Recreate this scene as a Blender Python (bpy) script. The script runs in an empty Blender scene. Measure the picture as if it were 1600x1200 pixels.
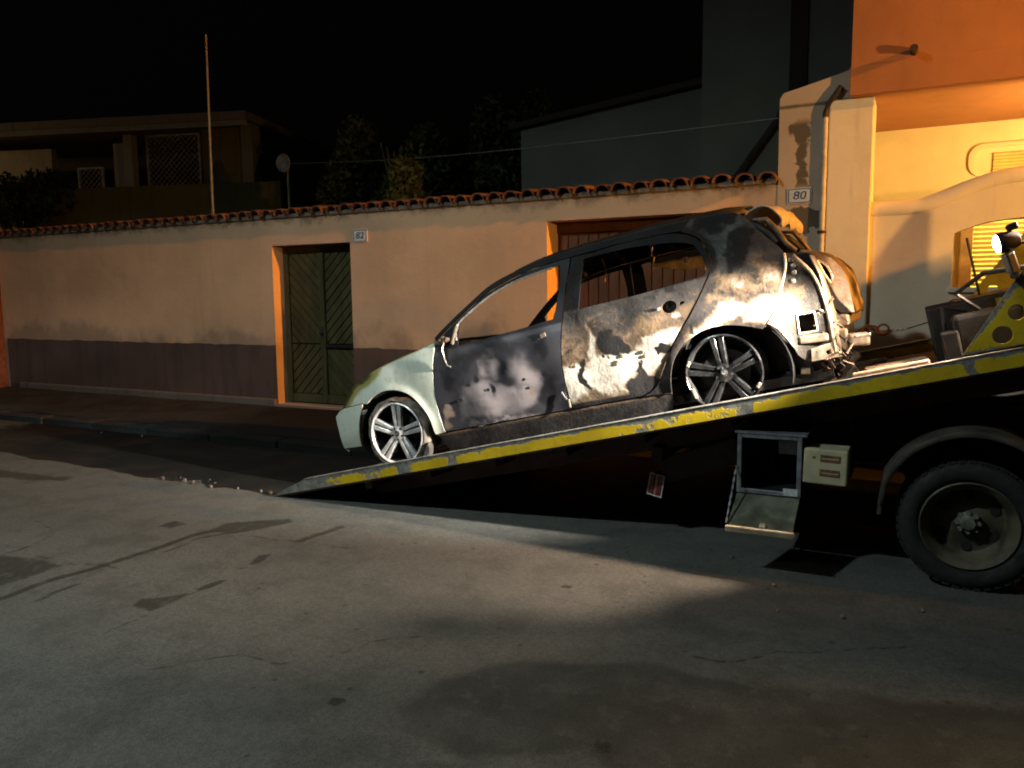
import bpy, bmesh, math, random
import numpy as np
from mathutils import Vector, Matrix, Euler
from mathutils.geometry import delaunay_2d_cdt

random.seed(7)
rng = np.random.default_rng(7)
SC = bpy.context.scene
COL = SC.collection
R = math.radians

# ------------------------------------------------------------------ camera
def setup_camera():
    y, p, r = R(27.0), R(6.5), R(0.6)
    fw = Vector((-math.sin(y)*math.cos(p), math.cos(y)*math.cos(p), -math.sin(p)))
    rt = Vector((math.cos(y), math.sin(y), 0))
    up = rt.cross(fw)
    rt2 = rt*math.cos(r) - up*math.sin(r)
    up2 = up*math.cos(r) + rt*math.sin(r)
    cam = bpy.data.objects.new('camera', bpy.data.cameras.new('camera'))
    COL.objects.link(cam)
    m = Matrix((rt2, up2, -fw)).transposed().to_4x4()
    m.translation = (0, 0, 1.6)
    cam.matrix_world = m
    cam.data.sensor_width = 36
    cam.data.lens = 1230/1600*36
    cam.data.clip_end = 400
    cam.data.clip_start = 0.05
    SC.camera = cam
setup_camera()

# ------------------------------------------------------------------ night sky, faint added fill, exposure
W = bpy.data.worlds.new('World'); SC.world = W; W.use_nodes = True
_nt = W.node_tree; _nt.nodes.clear()
_sky = _nt.nodes.new('ShaderNodeTexSky'); _sky.sky_type = 'NISHITA'; _sky.sun_disc = False
_sky.sun_elevation = R(-4.0); _sky.sun_rotation = R(200)
_bg = _nt.nodes.new('ShaderNodeBackground'); _bg.inputs['Strength'].default_value = 0.05
_wo = _nt.nodes.new('ShaderNodeOutputWorld')
_nt.links.new(_sky.outputs['Color'], _bg.inputs['Color']); _nt.links.new(_bg.outputs['Background'], _wo.inputs['Surface'])
_sun = bpy.data.objects.new('moonlight', bpy.data.lights.new('moonlight', 'SUN'))
_sun.data.energy = 0.02; _sun.data.angle = R(0.5); _sun.data.color = (0.8, 0.9, 1.0)  # added directional fill that lifts the dim background buildings and trees
_sun.rotation_euler = (R(48), 0, R(-25)); COL.objects.link(_sun)
SC.view_settings.view_transform = 'Standard'; SC.view_settings.look = 'None'
SC.view_settings.exposure = 0.0; SC.view_settings.gamma = 1.0; SC.view_settings.use_curve_mapping = False
SC.cycles.use_denoising = True; SC.cycles.use_adaptive_sampling = True; SC.cycles.adaptive_threshold = 0.025
SC.cycles.max_bounces = 5; SC.cycles.diffuse_bounces = 3; SC.cycles.glossy_bounces = 2; SC.cycles.transmission_bounces = 1; SC.cycles.transparent_max_bounces = 2
SC.cycles.caustics_reflective = False; SC.cycles.caustics_refractive = False
SC.cycles.sample_clamp_indirect = 4.0
SC.render.film_transparent = False
SC.cycles.filter_width = 1.9

# street light levels (the lamps themselves are built with their fittings further down)
SODIUM_W, COOL_W, WORK_W, PORCH_W, BEACON_W, REAR_W = 20500, 1680, 2900, 240, 520, 1500
SODIUM_POS = Vector((14.0, 5.9, 7.0))
COOL_POS = Vector((-5.0, -0.4, 6.4))

# ------------------------------------------------------------------ helpers
def tag(o, label=None, cat=None, group=None, kind=None):
    if label: o['label'] = label
    if cat: o['category'] = cat
    if group: o['group'] = group
    if kind: o['kind'] = kind
    return o
def empty(name, loc=(0, 0, 0), rot=(0, 0, 0), label=None, cat=None, group=None, parent=None):
    o = bpy.data.objects.new(name, None); COL.objects.link(o)
    o.location = loc; o.rotation_euler = rot; o.parent = parent
    o.empty_display_size = 0.1
    return tag(o, label, cat, group)
def mobj(name, V, F, mat, parent=None, smooth=None, attrs=None):
    me = bpy.data.meshes.new(name)
    me.from_pydata([tuple(v) for v in V], [], F)
    me.update()
    if mat: me.materials.append(mat)
    if smooth is not None:
        me.polygons.foreach_set('use_smooth', [True]*len(me.polygons))
        me.set_sharp_from_angle(angle=R(smooth))
    if attrs:
        for k, a in attrs.items():
            at = me.attributes.new(k, 'FLOAT', 'POINT')
            at.data.foreach_set('value', np.asarray(a, dtype=np.float32))
    o = bpy.data.objects.new(name, me); COL.objects.link(o); o.parent = parent
    return o
def inst(src, name, loc=None, rot=None, scale=None, parent=None):
    o = bpy.data.objects.new(name, src.data); COL.objects.link(o); o.parent = parent
    if loc is not None: o.location = loc
    if rot is not None: o.rotation_euler = rot
    if scale is not None: o.scale = scale
    return o
def bevel(o, w=0.005, seg=2):
    m = o.modifiers.new('bevel', 'BEVEL'); m.width = w; m.segments = seg; m.limit_method = 'ANGLE'
    return o

class MB:
    def __init__(s): s.V = []; s.F = []
    def add(s, V, F):
        n = len(s.V); s.V += [Vector(v) for v in V]; s.F += [tuple(i+n for i in f) for f in F]; return s
    def box(s, c, d, rot=None):
        M = Euler(rot).to_matrix() if rot else Matrix.Identity(3)
        c = Vector(c); x, y, z = d[0]/2, d[1]/2, d[2]/2
        V = [c + M @ Vector(p) for p in ((-x,-y,-z),(x,-y,-z),(x,y,-z),(-x,y,-z),(-x,-y,z),(x,-y,z),(x,y,z),(-x,y,z))]
        return s.add(V, [(0,3,2,1),(4,5,6,7),(0,1,5,4),(1,2,6,5),(2,3,7,6),(3,0,4,7)])
    def bx(s, x0, x1, y0, y1, z0, z1):
        return s.box(((x0+x1)/2, (y0+y1)/2, (z0+z1)/2), (abs(x1-x0), abs(y1-y0), abs(z1-z0)))
    def bar(s, a, b, w, h, up=(0, 0, 1)):
        a, b = Vector(a), Vector(b); d = (b-a).normalized(); u = Vector(up)
        x = d.cross(u).normalized(); z = x.cross(d)
        V = []
        for p in (a, b):
            V += [p - x*w/2 - z*h/2, p + x*w/2 - z*h/2, p + x*w/2 + z*h/2, p - x*w/2 + z*h/2]
        return s.add(V, [(0,1,2,3),(7,6,5,4),(0,4,5,1),(1,5,6,2),(2,6,7,3),(3,7,4,0)])
    def tube(s, path, r, n=8, cap=True):
        P = [Vector(p) for p in path]; rr = r if isinstance(r, (list, tuple)) else [r]*len(P)
        V = []; F = []
        prev = None
        for i, p in enumerate(P):
            t = (P[min(i+1, len(P)-1)] - P[max(i-1, 0)]).normalized()
            ref = Vector((0, 0, 1)) if abs(t.z) < .9 else Vector((1, 0, 0))
            a = t.cross(ref).normalized() if prev is None else (prev - t*prev.dot(t)).normalized()
            prev = a; b = t.cross(a)
            for k in range(n):
                q = 2*math.pi*k/n; V.append(p + (a*math.cos(q) + b*math.sin(q))*rr[i])
        for i in range(len(P)-1):
            for k in range(n):
                F.append((i*n+k, i*n+(k+1) % n, (i+1)*n+(k+1) % n, (i+1)*n+k))
        if cap: F += [tuple(range(n-1, -1, -1)), tuple((len(P)-1)*n+k for k in range(n))]
        return s.add(V, F)
    def lathe(s, prof, c, axis='Y', n=48, closed=False):
        # prof: list of (radius, along); axis 'Y' or 'Z'
        V = []; F = []; m = len(prof)
        for k in range(n):
            q = 2*math.pi*k/n
            for (r, t) in prof:
                if axis == 'Y': V.append((c[0]+r*math.cos(q), c[1]+t, c[2]+r*math.sin(q)))
                else: V.append((c[0]+r*math.cos(q), c[1]+r*math.sin(q), c[2]+t))
        for k in range(n):
            k2 = (k+1) % n
            for j in range(m if closed else m-1):
                j2 = (j+1) % m
                F.append((k*m+j, k*m+j2, k2*m+j2, k2*m+j))
        return s.add(V, F)
    def build(s, name, mat, parent=None, smooth=None):
        o = mobj(name, s.V, s.F, mat, parent, None)
        bm = bmesh.new(); bm.from_mesh(o.data); bmesh.ops.recalc_face_normals(bm, faces=bm.faces); bm.to_mesh(o.data); bm.free()
        if smooth is not None:
            o.data.polygons.foreach_set('use_smooth', [True]*len(o.data.polygons)); o.data.set_sharp_from_angle(angle=R(smooth))
        return o

def inpoly(P, poly):
    P = np.asarray(P, float); poly = np.asarray(poly, float)
    x, y = P[:, 0], P[:, 1]; c = np.zeros(len(P), bool)
    x1, y1 = poly[-1]
    for x2, y2 in poly:
        with np.errstate(divide='ignore', invalid='ignore'):
            hit = ((y2 > y) != (y1 > y)) & (x < (x1-x2)*(y-y2)/(y1-y2+1e-30)+x2)
        c ^= hit; x1, y1 = x2, y2
    return c
def segdist(P, poly, closed=True):
    P = np.asarray(P, float); Q = np.asarray(poly, float); best = np.full(len(P), 1e9)
    for i in range(len(Q) if closed else len(Q)-1):
        a, b = Q[i], Q[(i+1) % len(Q)]; d = b-a; L = max(d@d, 1e-12)
        t = np.clip(((P-a)@d)/L, 0, 1); best = np.minimum(best, np.hypot(*(P-(a+t[:, None]*d)).T))
    return best
def sdf(P, poly): 
    d = segdist(P, poly); return np.where(inpoly(P, poly), d, -d)
def densify(poly, step):
    out = []
    for i in range(len(poly)):
        a, b = poly[i], poly[(i+1) % len(poly)]; L = math.hypot(b[0]-a[0], b[1]-a[1]); n = max(1, int(math.ceil(L/step)))
        out += [(a[0]+(b[0]-a[0])*k/n, a[1]+(b[1]-a[1])*k/n) for k in range(n)]
    return out
def crv(pts, n=6):
    # open Catmull-Rom through the points
    P = [Vector(p) for p in pts]; out = []
    for i in range(len(P)-1):
        p0, p1, p2, p3 = P[max(i-1, 0)], P[i], P[i+1], P[min(i+2, len(P)-1)]
        for k in range(n):
            t = k/n
            out.append(tuple(.5*((2*p1)+(p2-p0)*t+(2*p0-5*p1+4*p2-p3)*t*t+(3*p1-p0-3*p2+p3)*t**3)))
    out.append(tuple(P[-1])); return out
def panel(name, outer, holes, fmap, back, mat, parent=None, grid=None, smooth=40, attrf=None, flip=False):
    """sheet cut to an outline (with holes) in a 2-D plane, mapped to space by fmap(a,b); back = offset vector of its inner face"""
    step = grid or 10.0
    loops = [densify(outer, step)] + [densify(h, step) for h in holes]
    pts = []; edges = []
    for L in loops:
        n = len(pts); pts += L; edges += [(n+i, n+(i+1) % len(L)) for i in range(len(L))]
    if grid:
        A = np.array(loops[0]); lo, hi = A.min(0), A.max(0)
        gx, gy = np.meshgrid(np.arange(lo[0]+grid*.5, hi[0], grid), np.arange(lo[1]+grid*.5, hi[1], grid))
        G = np.column_stack([gx.ravel(), gy.ravel()])
        k = inpoly(G, loops[0]) & (segdist(G, loops[0]) > grid*.45)
        for h in loops[1:]: k &= ~inpoly(G, h) & (segdist(G, h) > grid*.45)
        pts = pts + [tuple(p) for p in G[k]]
    v2, e2, f2, *_ = delaunay_2d_cdt([Vector(p) for p in pts], edges, [], 0, 1e-6)
    C = np.array([[sum(v2[i].x for i in f)/len(f), sum(v2[i].y for i in f)/len(f)] for f in f2])
    k = inpoly(C, loops[0])
    for h in loops[1:]: k &= ~inpoly(C, h)
    F = [tuple(f) for f, kk in zip(f2, k) if kk]
    V = [Vector(fmap(p.x, p.y)) for p in v2]; n = len(V)
    back = Vector(back)
    VV = V + [v+back for v in V]; FF = list(F) + [tuple(i+n for i in reversed(f)) for f in F]
    # rim
    cnt = {}
    for f in F:
        for i in range(len(f)):
            e = (f[i], f[(i+1) % len(f)]); cnt[e] = cnt.get(e, 0)+1
    for (a, b) in cnt:
        if (b, a) not in cnt:
            m = len(VV); VV += [V[a], V[b], V[b]+back, V[a]+back]; FF.append((m+3, m+2, m+1, m))
    if flip: FF = [tuple(reversed(f)) for f in FF]
    attrs = None
    if attrf:
        P = np.array([[p.x, p.y] for p in v2]); d = attrf(P); attrs = {}
        idx = {}
        key = {(round(p.x, 7), round(p.y, 7), round(p.z, 7)): i for i, p in enumerate(V)}
        for kx, a in d.items():
            full = list(a)+list(a)
            for v in VV[2*n:]:
                i = key.get((round(v.x, 7), round(v.y, 7), round(v.z, 7)))
                if i is None: w = v-back; i = key.get((round(w.x, 7), round(w.y, 7), round(w.z, 7)), 0)
                full.append(a[i])
            attrs[kx] = full
    return mobj(name, VV, FF, mat, parent, smooth, attrs)
def wallplate(name, outer, holes, y0, y1, mat, parent=None, **kw):
    return panel(name, outer, holes, lambda a, b: (a, y0, b), (0, y1-y0, 0), mat, parent, smooth=None, **kw)

# ------------------------------------------------------------------ node materials
class NT:
    def __init__(s, name):
        s.m = bpy.data.materials.new(name); s.m.use_nodes = True; s.t = s.m.node_tree; s.t.nodes.clear()
        s.out = s.t.nodes.new('ShaderNodeOutputMaterial'); s.b = s.t.nodes.new('ShaderNodeBsdfPrincipled')
        s.t.links.new(s.b.outputs[0], s.out.inputs[0]); s._c = None
    def n(s, t): return s.t.nodes.new(t)
    def l(s, a, b): s.t.links.new(a, b)
    def co(s):
        if s._c is None: s._c = s.n('ShaderNodeTexCoord').outputs['Object']
        return s._c
    def set(s, sock, v):
        if hasattr(v, 'is_output'): s.l(v, sock)
        else: sock.default_value = v
    def noise(s, sc, det=5, rough=.55, stretch=None, dist=0.0):
        det = min(det, 4)
        x = s.n('ShaderNodeTexNoise'); x.inputs['Scale'].default_value = sc; x.inputs['Detail'].default_value = det
        x.inputs['Roughness'].default_value = rough; x.inputs['Distortion'].default_value = dist
        c = s.co()
        if stretch:
            mp = s.n('ShaderNodeMapping'); mp.inputs['Scale'].default_value = stretch; s.l(c, mp.inputs['Vector']); c = mp.outputs[0]
        s.l(c, x.inputs['Vector']); return x.outputs['Fac']
    def ramp(s, f, a, b, ca=0.0, cb=1.0):
        r = s.n('ShaderNodeMapRange'); r.interpolation_type = 'SMOOTHSTEP'
        s.set(r.inputs['Value'], f); r.inputs['From Min'].default_value = a; r.inputs['From Max'].default_value = b
        r.inputs['To Min'].default_value = ca; r.inputs['To Max'].default_value = cb; return r.outputs['Result']
    def math(s, op, a, b=0.0, clamp=False):
        x = s.n('ShaderNodeMath'); x.operation = op; x.use_clamp = clamp; s.set(x.inputs[0], a); s.set(x.inputs[1], b); return x.outputs[0]
    def mix(s, f, a, b, mode='MIX'):
        x = s.n('ShaderNodeMix'); x.data_type = 'RGBA'; x.blend_type = mode; s.set(x.inputs[0], f)
        for sock, v in ((x.inputs[6], a), (x.inputs[7], b)):
            if isinstance(v, (tuple, list)): v = tuple(v)+(1,) if len(v) == 3 else v
            s.set(sock, v)
        return x.outputs[2]
    def attr(s, name):
        a = s.n('ShaderNodeAttribute'); a.attribute_name = name; return a.outputs['Fac']
    def rnd(s): return s.n('ShaderNodeObjectInfo').outputs['Random']
    def geo(s): return s.n('ShaderNodeNewGeometry')
    def sep(s, v=None):
        x = s.n('ShaderNodeSeparateXYZ'); s.l(v or s.co(), x.inputs[0]); return x.outputs
    def bump(s, h, st=.3, d=.01):
        x = s.n('ShaderNodeBump'); x.inputs['Strength'].default_value = st; x.inputs['Distance'].default_value = d
        s.l(h, x.inputs['Height']); s.l(x.outputs[0], s.b.inputs['Normal'])
    def fin(s, col=None, rough=None, metal=None, spec=None):
        for k, v in (('Base Color', col), ('Roughness', rough), ('Metallic', metal), ('Specular IOR Level', spec)):
            if v is not None:
                if isinstance(v, (tuple, list)) and len(v) == 3: v = tuple(v)+(1,)
                s.set(s.b.inputs[k], v)
        return s.m
def plain(name, col, rough=.6, metal=0.0, var=.25, sc=9.0, bump=.15, bsc=60):
    t = NT(name); f = t.noise(sc, 6); dark = tuple(c*(1-var) for c in col); lite = tuple(min(1, c*(1+var)) for c in col)
    c = t.mix(t.ramp(f, .3, .7), dark, lite)
    if bump: t.bump(t.noise(bsc, 4), bump, .004)
    return t.fin(c, t.ramp(t.noise(sc*2.3, 4), .3, .7, max(.05, rough-.1), min(1, rough+.1)), metal)
def emit(name, col, st):
    m = bpy.data.materials.new(name); m.use_nodes = True; nt = m.node_tree; nt.nodes.clear()
    e = nt.nodes.new('ShaderNodeEmission'); e.inputs[0].default_value = tuple(col)+(1,); e.inputs[1].default_value = st
    o = nt.nodes.new('ShaderNodeOutputMaterial'); nt.links.new(e.outputs[0], o.inputs[0]); return m

M = {}
def mk_plaster(name, col, stain, st_lo=.52, st_hi=.72, sc=1.2):
    t = NT(name)
    big = t.noise(sc, 7, .6); fine = t.noise(14, 6, .65); streak = t.noise(2.2, 5, .6, (3.0, 3.0, .35))
    c = t.mix(t.ramp(big, .3, .7), tuple(x*.88 for x in col), tuple(min(1, x*1.06) for x in col))
    c = t.mix(t.math('MULTIPLY', t.ramp(streak, st_lo, st_hi), .45), c, stain)
    c = t.mix(t.math('MULTIPLY', t.ramp(fine, .62, .78), .35), c, stain)
    t.bump(t.math('ADD', t.noise(90, 4), t.math('MULTIPLY', t.noise(7, 4), 2.0)), .35, .004)
    return t.fin(c, .9, 0, .2)

# wall plaster: painted peach, damp grey tide mark with flaking over the dado
def mk_wall():
    t = NT('peach_plaster'); z = t.sep()[2]
    col = (.73, .49, .32)
    big = t.noise(.9, 7, .6); fine = t.noise(13, 6, .65); streak = t.noise(1.6, 6, .6, (3.0, 3.0, .3))
    c = t.mix(t.ramp(big, .3, .7), tuple(x*.86 for x in col), tuple(x*1.06 for x in col))
    c = t.mix(t.math('MULTIPLY', t.ramp(streak, .5, .78), .2), c, (.36, .26, .18))
    tide = t.math('ADD', z, t.math('MULTIPLY', t.math('SUBTRACT', t.noise(1.1, 7, .65), .5), 1.3))
    tide = t.ramp(tide, .95, 1.22, 1.0, 0.0)
    c = t.mix(t.math('MULTIPLY', tide, .55), c, (.22, .18, .15))
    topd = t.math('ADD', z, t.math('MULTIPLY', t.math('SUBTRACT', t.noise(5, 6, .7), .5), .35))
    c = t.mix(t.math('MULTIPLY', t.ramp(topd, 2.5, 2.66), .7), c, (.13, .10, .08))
    c = t.mix(t.math('MULTIPLY', t.ramp(fine, .6, .8), .3), c, (.25, .19, .14))
    t.bump(t.math('ADD', t.noise(80, 4), t.math('MULTIPLY', t.noise(6, 5), 2.5)), .4, .005)
    return t.fin(c, .92, 0, .15)
M['wall'] = mk_wall()
M['dado'] = mk_plaster('dado_paint', (.122, .086, .078), (.05, .045, .045), .45, .7, 2.0)
M['footing'] = mk_plaster('footing_cement', (.16, .15, .14), (.05, .05, .05))
M['facade'] = mk_plaster('cream_facade', (.80, .71, .55), (.45, .38, .30), .58, .8)
M['upper'] = mk_plaster('orange_facade', (.42, .18, .085), (.28, .13, .06), .55, .8)
M['porch'] = mk_plaster('porch_plaster', (.74, .64, .44), (.5, .42, .3), .6, .85)
def mk_pier():
    t = NT('peeling_pier'); x, y, z = t.sep()
    c = t.mix(t.ramp(t.noise(3, 6), .3, .7), (.60, .44, .31), (.68, .50, .36))
    n = t.math('MULTIPLY', t.math('SUBTRACT', t.noise(6, 6, .6), .5), .34)
    m1 = t.math('ADD', t.math('ABSOLUTE', t.math('ADD', x, .99)), n); m1 = t.ramp(m1, .045, .075, 1, 0)
    m1 = t.math('MULTIPLY', m1, t.math('MULTIPLY', t.ramp(z, 2.5, 2.62), t.ramp(z, 3.12, 3.2, 1, 0)))
    m2 = t.math('ADD', t.math('ABSOLUTE', t.math('SUBTRACT', z, 2.28)), n); m2 = t.ramp(m2, .06, .08, 1, 0)
    c = t.mix(t.math('MAXIMUM', m1, m2), c, (.17, .13, .09))
    cr = t.math('ADD', t.math('ABSOLUTE', t.math('SUBTRACT', z, 3.30)), t.math('MULTIPLY', n, .1))
    c = t.mix(t.math('MULTIPLY', t.ramp(cr, .006, .028, 1, 0), .8), c, (.09, .06, .04))
    t.bump(t.math('ADD', t.noise(60, 4), t.math('MULTIPLY', t.math('MAXIMUM', m1, m2), -3)), .5, .006)
    return t.fin(c, .92, 0, .15)
M['pier'] = mk_pier()
def mk_tile():
    t = NT('terracotta'); r = t.rnd()
    c = t.mix(r, (.13, .058, .036), (.21, .10, .062))
    c = t.mix(t.math('MULTIPLY', t.ramp(t.noise(11, 6, .65), .45, .7), .75), c, (.09, .065, .045))
    c = t.mix(t.ramp(t.noise(34, 4), .64, .74), c, (.14, .13, .10))
    t.bump(t.noise(50, 5), .5, .005); return t.fin(c, .92, 0, .15)
M['tile'] = mk_tile()
M['mortar'] = plain('mortar', (.24, .20, .16), .95, 0, .35, 14, .6, 40)
def mk_wood(name, a, b, st, rgh=.65):
    t = NT(name); r = t.rnd()
    g = t.noise(7, 6, .6, st, .6); c = t.mix(t.ramp(g, .3, .7), a, b)
    c = t.mix(t.math('MULTIPLY', r, .35), c, tuple(x*.45 for x in a))
    c = t.mix(t.math('MULTIPLY', t.ramp(t.noise(3, 5), .5, .75), .5), c, tuple(x*.5 for x in b))
    t.bump(g, .4, .003); return t.fin(c, rgh, 0, .35)
M['doorwood'] = mk_wood('green_brown_door', (.062, .058, .020), (.115, .10, .042), (1, 1, .25))
M['garagewood'] = mk_wood('brown_garage_boards', (.10, .042, .02), (.17, .08, .04), (4, 4, .2))
M['dark_gap'] = plain('dark_gap', (.012, .011, .010), .9, 0, .3)
M['plate_white'] = plain('enamel_plate', (.72, .72, .74), .3, 0, .06, 20, 0)
M['ink'] = plain('blue_ink', (.03, .035, .10), .5, 0, .2, 30, 0)
M['zinc'] = plain('painted_pipe', (.52, .46, .36), .6, 0, .2, 12)
M['rustpipe'] = plain('rusty_stub', (.05, .03, .02), .8, 0, .4, 25)
M['shutter'] = plain('shutter_slat', (.72, .55, .22), .5, 0, .12, 6, .1)
M['framewood'] = plain('window_frame', (.38, .24, .12), .6, 0, .25, 8)

# ground
def mk_road():
    t = NT('worn_asphalt')
    dark, patch, scar_shade, lite = t.attr('dark'), t.attr('patch'), t.attr('scar_shade'), t.attr('lite')
    big = t.noise(.55, 6, .6); mid = t.noise(3.1, 7, .62); fine = t.noise(120, 5, .75); agg = t.n('ShaderNodeTexVoronoi')
    agg.inputs['Scale'].default_value = 140; t.l(t.co(), agg.inputs['Vector'])
    c = t.mix(t.ramp(big, .3, .7), (.088, .092, .086), (.120, .124, .117))
    c = t.mix(t.math('MULTIPLY', t.ramp(mid, .46, .66), .6), c, (.056, .059, .055))
    c = t.mix(t.math('MULTIPLY', t.ramp(t.noise(1.3, 6, .65, (1, .35, 1)), .52, .75), .35), c, (.140, .142, .133))
    pm = t.ramp(t.math('ADD', patch, t.math('MULTIPLY', t.math('SUBTRACT', t.noise(5, 6, .65), .5), .35)), .35, .65)
    c = t.mix(t.math('MULTIPLY', pm, t.ramp(t.noise(2.4, 6), .25, .65, .35, .8)), c, (.022, .024, .021))
    c = t.mix(t.math('MULTIPLY', lite, t.ramp(t.noise(4, 6), .42, .66, .0, .45)), c, (.10, .10, .094))
    dn = t.math('ADD', dark, t.math('MULTIPLY', t.math('SUBTRACT', t.noise(16, 6, .7), .5), .7))
    dm = t.ramp(dn, .36, .62)
    c = t.mix(t.math('MULTIPLY', dm, .86), c, (.009, .010, .006))
    c = t.mix(t.ramp(t.noise(38, 4, .7), .40, .62, 0, .4), c, (.040, .042, .039))
    c = t.mix(t.ramp(t.noise(9, 4, .7), .52, .70, 0, .4), c, (.118, .118, .110))
    # oil drips and grit spots
    v = t.n('ShaderNodeTexVoronoi'); v.inputs['Scale'].default_value = 4.6; v.inputs['Randomness'].default_value = 1.0; t.l(t.co(), v.inputs['Vector'])
    sp = t.ramp(v.outputs['Distance'], .035, .085, 1, 0)
    c = t.mix(t.math('MULTIPLY', sp, .8), c, (.018, .018, .016))
    c = t.mix(t.math('MULTIPLY', t.ramp(fine, .38, .66), .6), c, (.030, .031, .029))
    c = t.mix(t.ramp(agg.outputs['Distance'], .0, .34, .5, 0), c, (.15, .15, .142))
    sn = t.math('ADD', scar_shade, t.math('MULTIPLY', t.math('SUBTRACT', t.noise(6, 7, .68), .5), .55))
    sm = t.ramp(sn, .40, .56)
    c = t.mix(sm, c, t.mix(t.ramp(mid, .4, .7), (.006, .006, .006), (.016, .015, .014)))
    h = t.math('ADD', t.math('MULTIPLY', fine, .6), t.math('MULTIPLY', agg.outputs['Distance'], .8))
    t.bump(h, .5, .006)
    rough = t.mix(sm, t.mix(t.ramp(mid, .3, .7), (.78,)*3, (.95,)*3), (.7,)*3)
    return t.fin(c, rough, 0, .25)
M['road'] = mk_road()
def mk_dark_end_stone(name, col, rough):
    t = NT(name); x = t.sep(t.geo().outputs['Position'])[0]
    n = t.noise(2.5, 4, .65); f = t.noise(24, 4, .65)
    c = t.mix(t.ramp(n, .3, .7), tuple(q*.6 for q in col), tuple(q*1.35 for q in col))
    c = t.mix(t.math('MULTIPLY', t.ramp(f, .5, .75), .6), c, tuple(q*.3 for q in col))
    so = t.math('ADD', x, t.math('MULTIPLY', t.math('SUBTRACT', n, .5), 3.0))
    c = t.mix(t.math('MULTIPLY', t.ramp(so, -7.9, -6.8), .93), c, (.006, .006, .006))  # blackens toward the right along the pavement
    t.bump(f, .6, .006); return t.fin(c, rough, 0, .2)
M['sidewalk'] = mk_dark_end_stone('cement_pavement', (.034, .034, .034), .9)
M['kerb'] = mk_dark_end_stone('kerb_stone', (.040, .042, .046), .85)
M['soil'] = plain('garden_soil', (.03, .025, .018), .95, 0, .3)

# car metal
def mk_burnt(name, base=(.052, .046, .044), white=(.74, .68, .60), tan=(.26, .18, .115)):
    t = NT(name); ash, soot, rust = t.attr('ash'), t.attr('soot'), t.attr('rust')
    n1 = t.noise(11, 7, .68, None, .6); n2 = t.noise(48, 6, .72); n3 = t.noise(4, 6, .6)
    c = t.mix(t.ramp(n3, .3, .7), tuple(x*.6 for x in base), tuple(x*1.5 for x in base))
    c = t.mix(t.math('MULTIPLY', t.ramp(t.math('ADD', rust, t.math('MULTIPLY', t.math('SUBTRACT', n1, .5), 1.1)), .3, .8), .8), c, tan)
    a = t.math('ADD', ash, t.math('MULTIPLY', t.math('SUBTRACT', n1, .5), 1.0)); a = t.math('ADD', a, t.math('MULTIPLY', t.math('SUBTRACT', n2, .5), .45))
    c = t.mix(t.ramp(a, .05, .45, 0, .8), c, t.mix(n3, tan, (.20, .125, .07)))
    am = t.ramp(a, .32, .84)
    c = t.mix(am, c, t.mix(t.ramp(n2, .35, .7), white, tuple(x*.62 for x in white)))
    s = t.math('ADD', soot, t.math('MULTIPLY', t.math('SUBTRACT', n1, .5), .6)); s = t.math('ADD', s, t.math('MULTIPLY', t.math('SUBTRACT', n2, .5), .42))
    sm = t.ramp(s, .24, .64)
    c = t.mix(sm, c, t.mix(t.ramp(n3, .3, .7), (.006, .006, .007), (.016, .015, .016)))
    t.bump(t.math('ADD', t.math('MULTIPLY', n1, .9), t.math('MULTIPLY', n2, .8)), .6, .008)
    rough = t.mix(sm, t.mix(am, (.42,)*3, (.62,)*3), (.7,)*3)
    metal = t.math('MULTIPLY', t.math('SUBTRACT', 1.0, sm), .35)
    return t.fin(c, rough, metal, .22)
M['burnt'] = mk_burnt('burnt_panel')
def mk_soft():
    t = NT('sooty_grey_door'); ash, soot, rust = t.attr('ash'), t.attr('soot'), t.attr('rust')
    n1 = t.noise(5, 4, .6, None, .3); n2 = t.noise(30, 4, .65)
    a = t.math('ADD', ash, t.math('MULTIPLY', t.math('SUBTRACT', n1, .5), .5))
    c = t.mix(t.ramp(a, .1, .75), (.045, .045, .055), (.34, .30, .32))
    c = t.mix(t.ramp(a, .75, 1.1), c, (.52, .46, .42))
    c = t.mix(t.math('MULTIPLY', t.ramp(t.math('ADD', rust, t.math('MULTIPLY', t.math('SUBTRACT', n1, .5), .6)), .4, .9), .75), c, (.30, .21, .15))
    s_ = t.math('ADD', soot, t.math('MULTIPLY', t.math('SUBTRACT', n1, .5), .35)); s_ = t.math('ADD', s_, t.math('MULTIPLY', t.math('SUBTRACT', n2, .5), .12))
    sm = t.ramp(s_, .22, .62)
    c = t.mix(sm, c, t.mix(n2, (.008, .008, .010), (.022, .022, .028)))
    c = t.mix(t.math('MULTIPLY', t.ramp(n2, .58, .75), .3), c, (.03, .028, .03))
    t.bump(t.math('ADD', n1, t.math('MULTIPLY', n2, .4)), .3, .006)
    return t.fin(c, t.mix(sm, (.38,)*3, (.6,)*3), .25, .3)
M['burnt_soft'] = mk_soft()
M['burnt_bare'] = mk_burnt('burnt_bare_metal', (.055, .048, .042), (.60, .52, .42), (.20, .135, .085))
M['black_char'] = plain('charred_black', (.016, .015, .015), .62, .2, .5, 14, .5, 40)
M['rail_char'] = plain('charred_pillar', (.030, .031, .036), .42, .45, .5, 8, .4, 30)
M['scorched'] = plain('scorched_brown_steel', (.16, .12, .085), .6, .4, .55, 10, .5, 35)
M['bare_light'] = plain('bare_scorched_steel', (.30, .25, .19), .5, .45, .4, 12, .5, 35)
M['bare_tan'] = plain('tan_scorched_sheet', (.42, .32, .22), .55, .3, .4, 9, .4, 30)
M['bright_metal'] = plain('bright_metal', (.75, .73, .70), .3, .8, .2, 20, .1)
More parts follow.
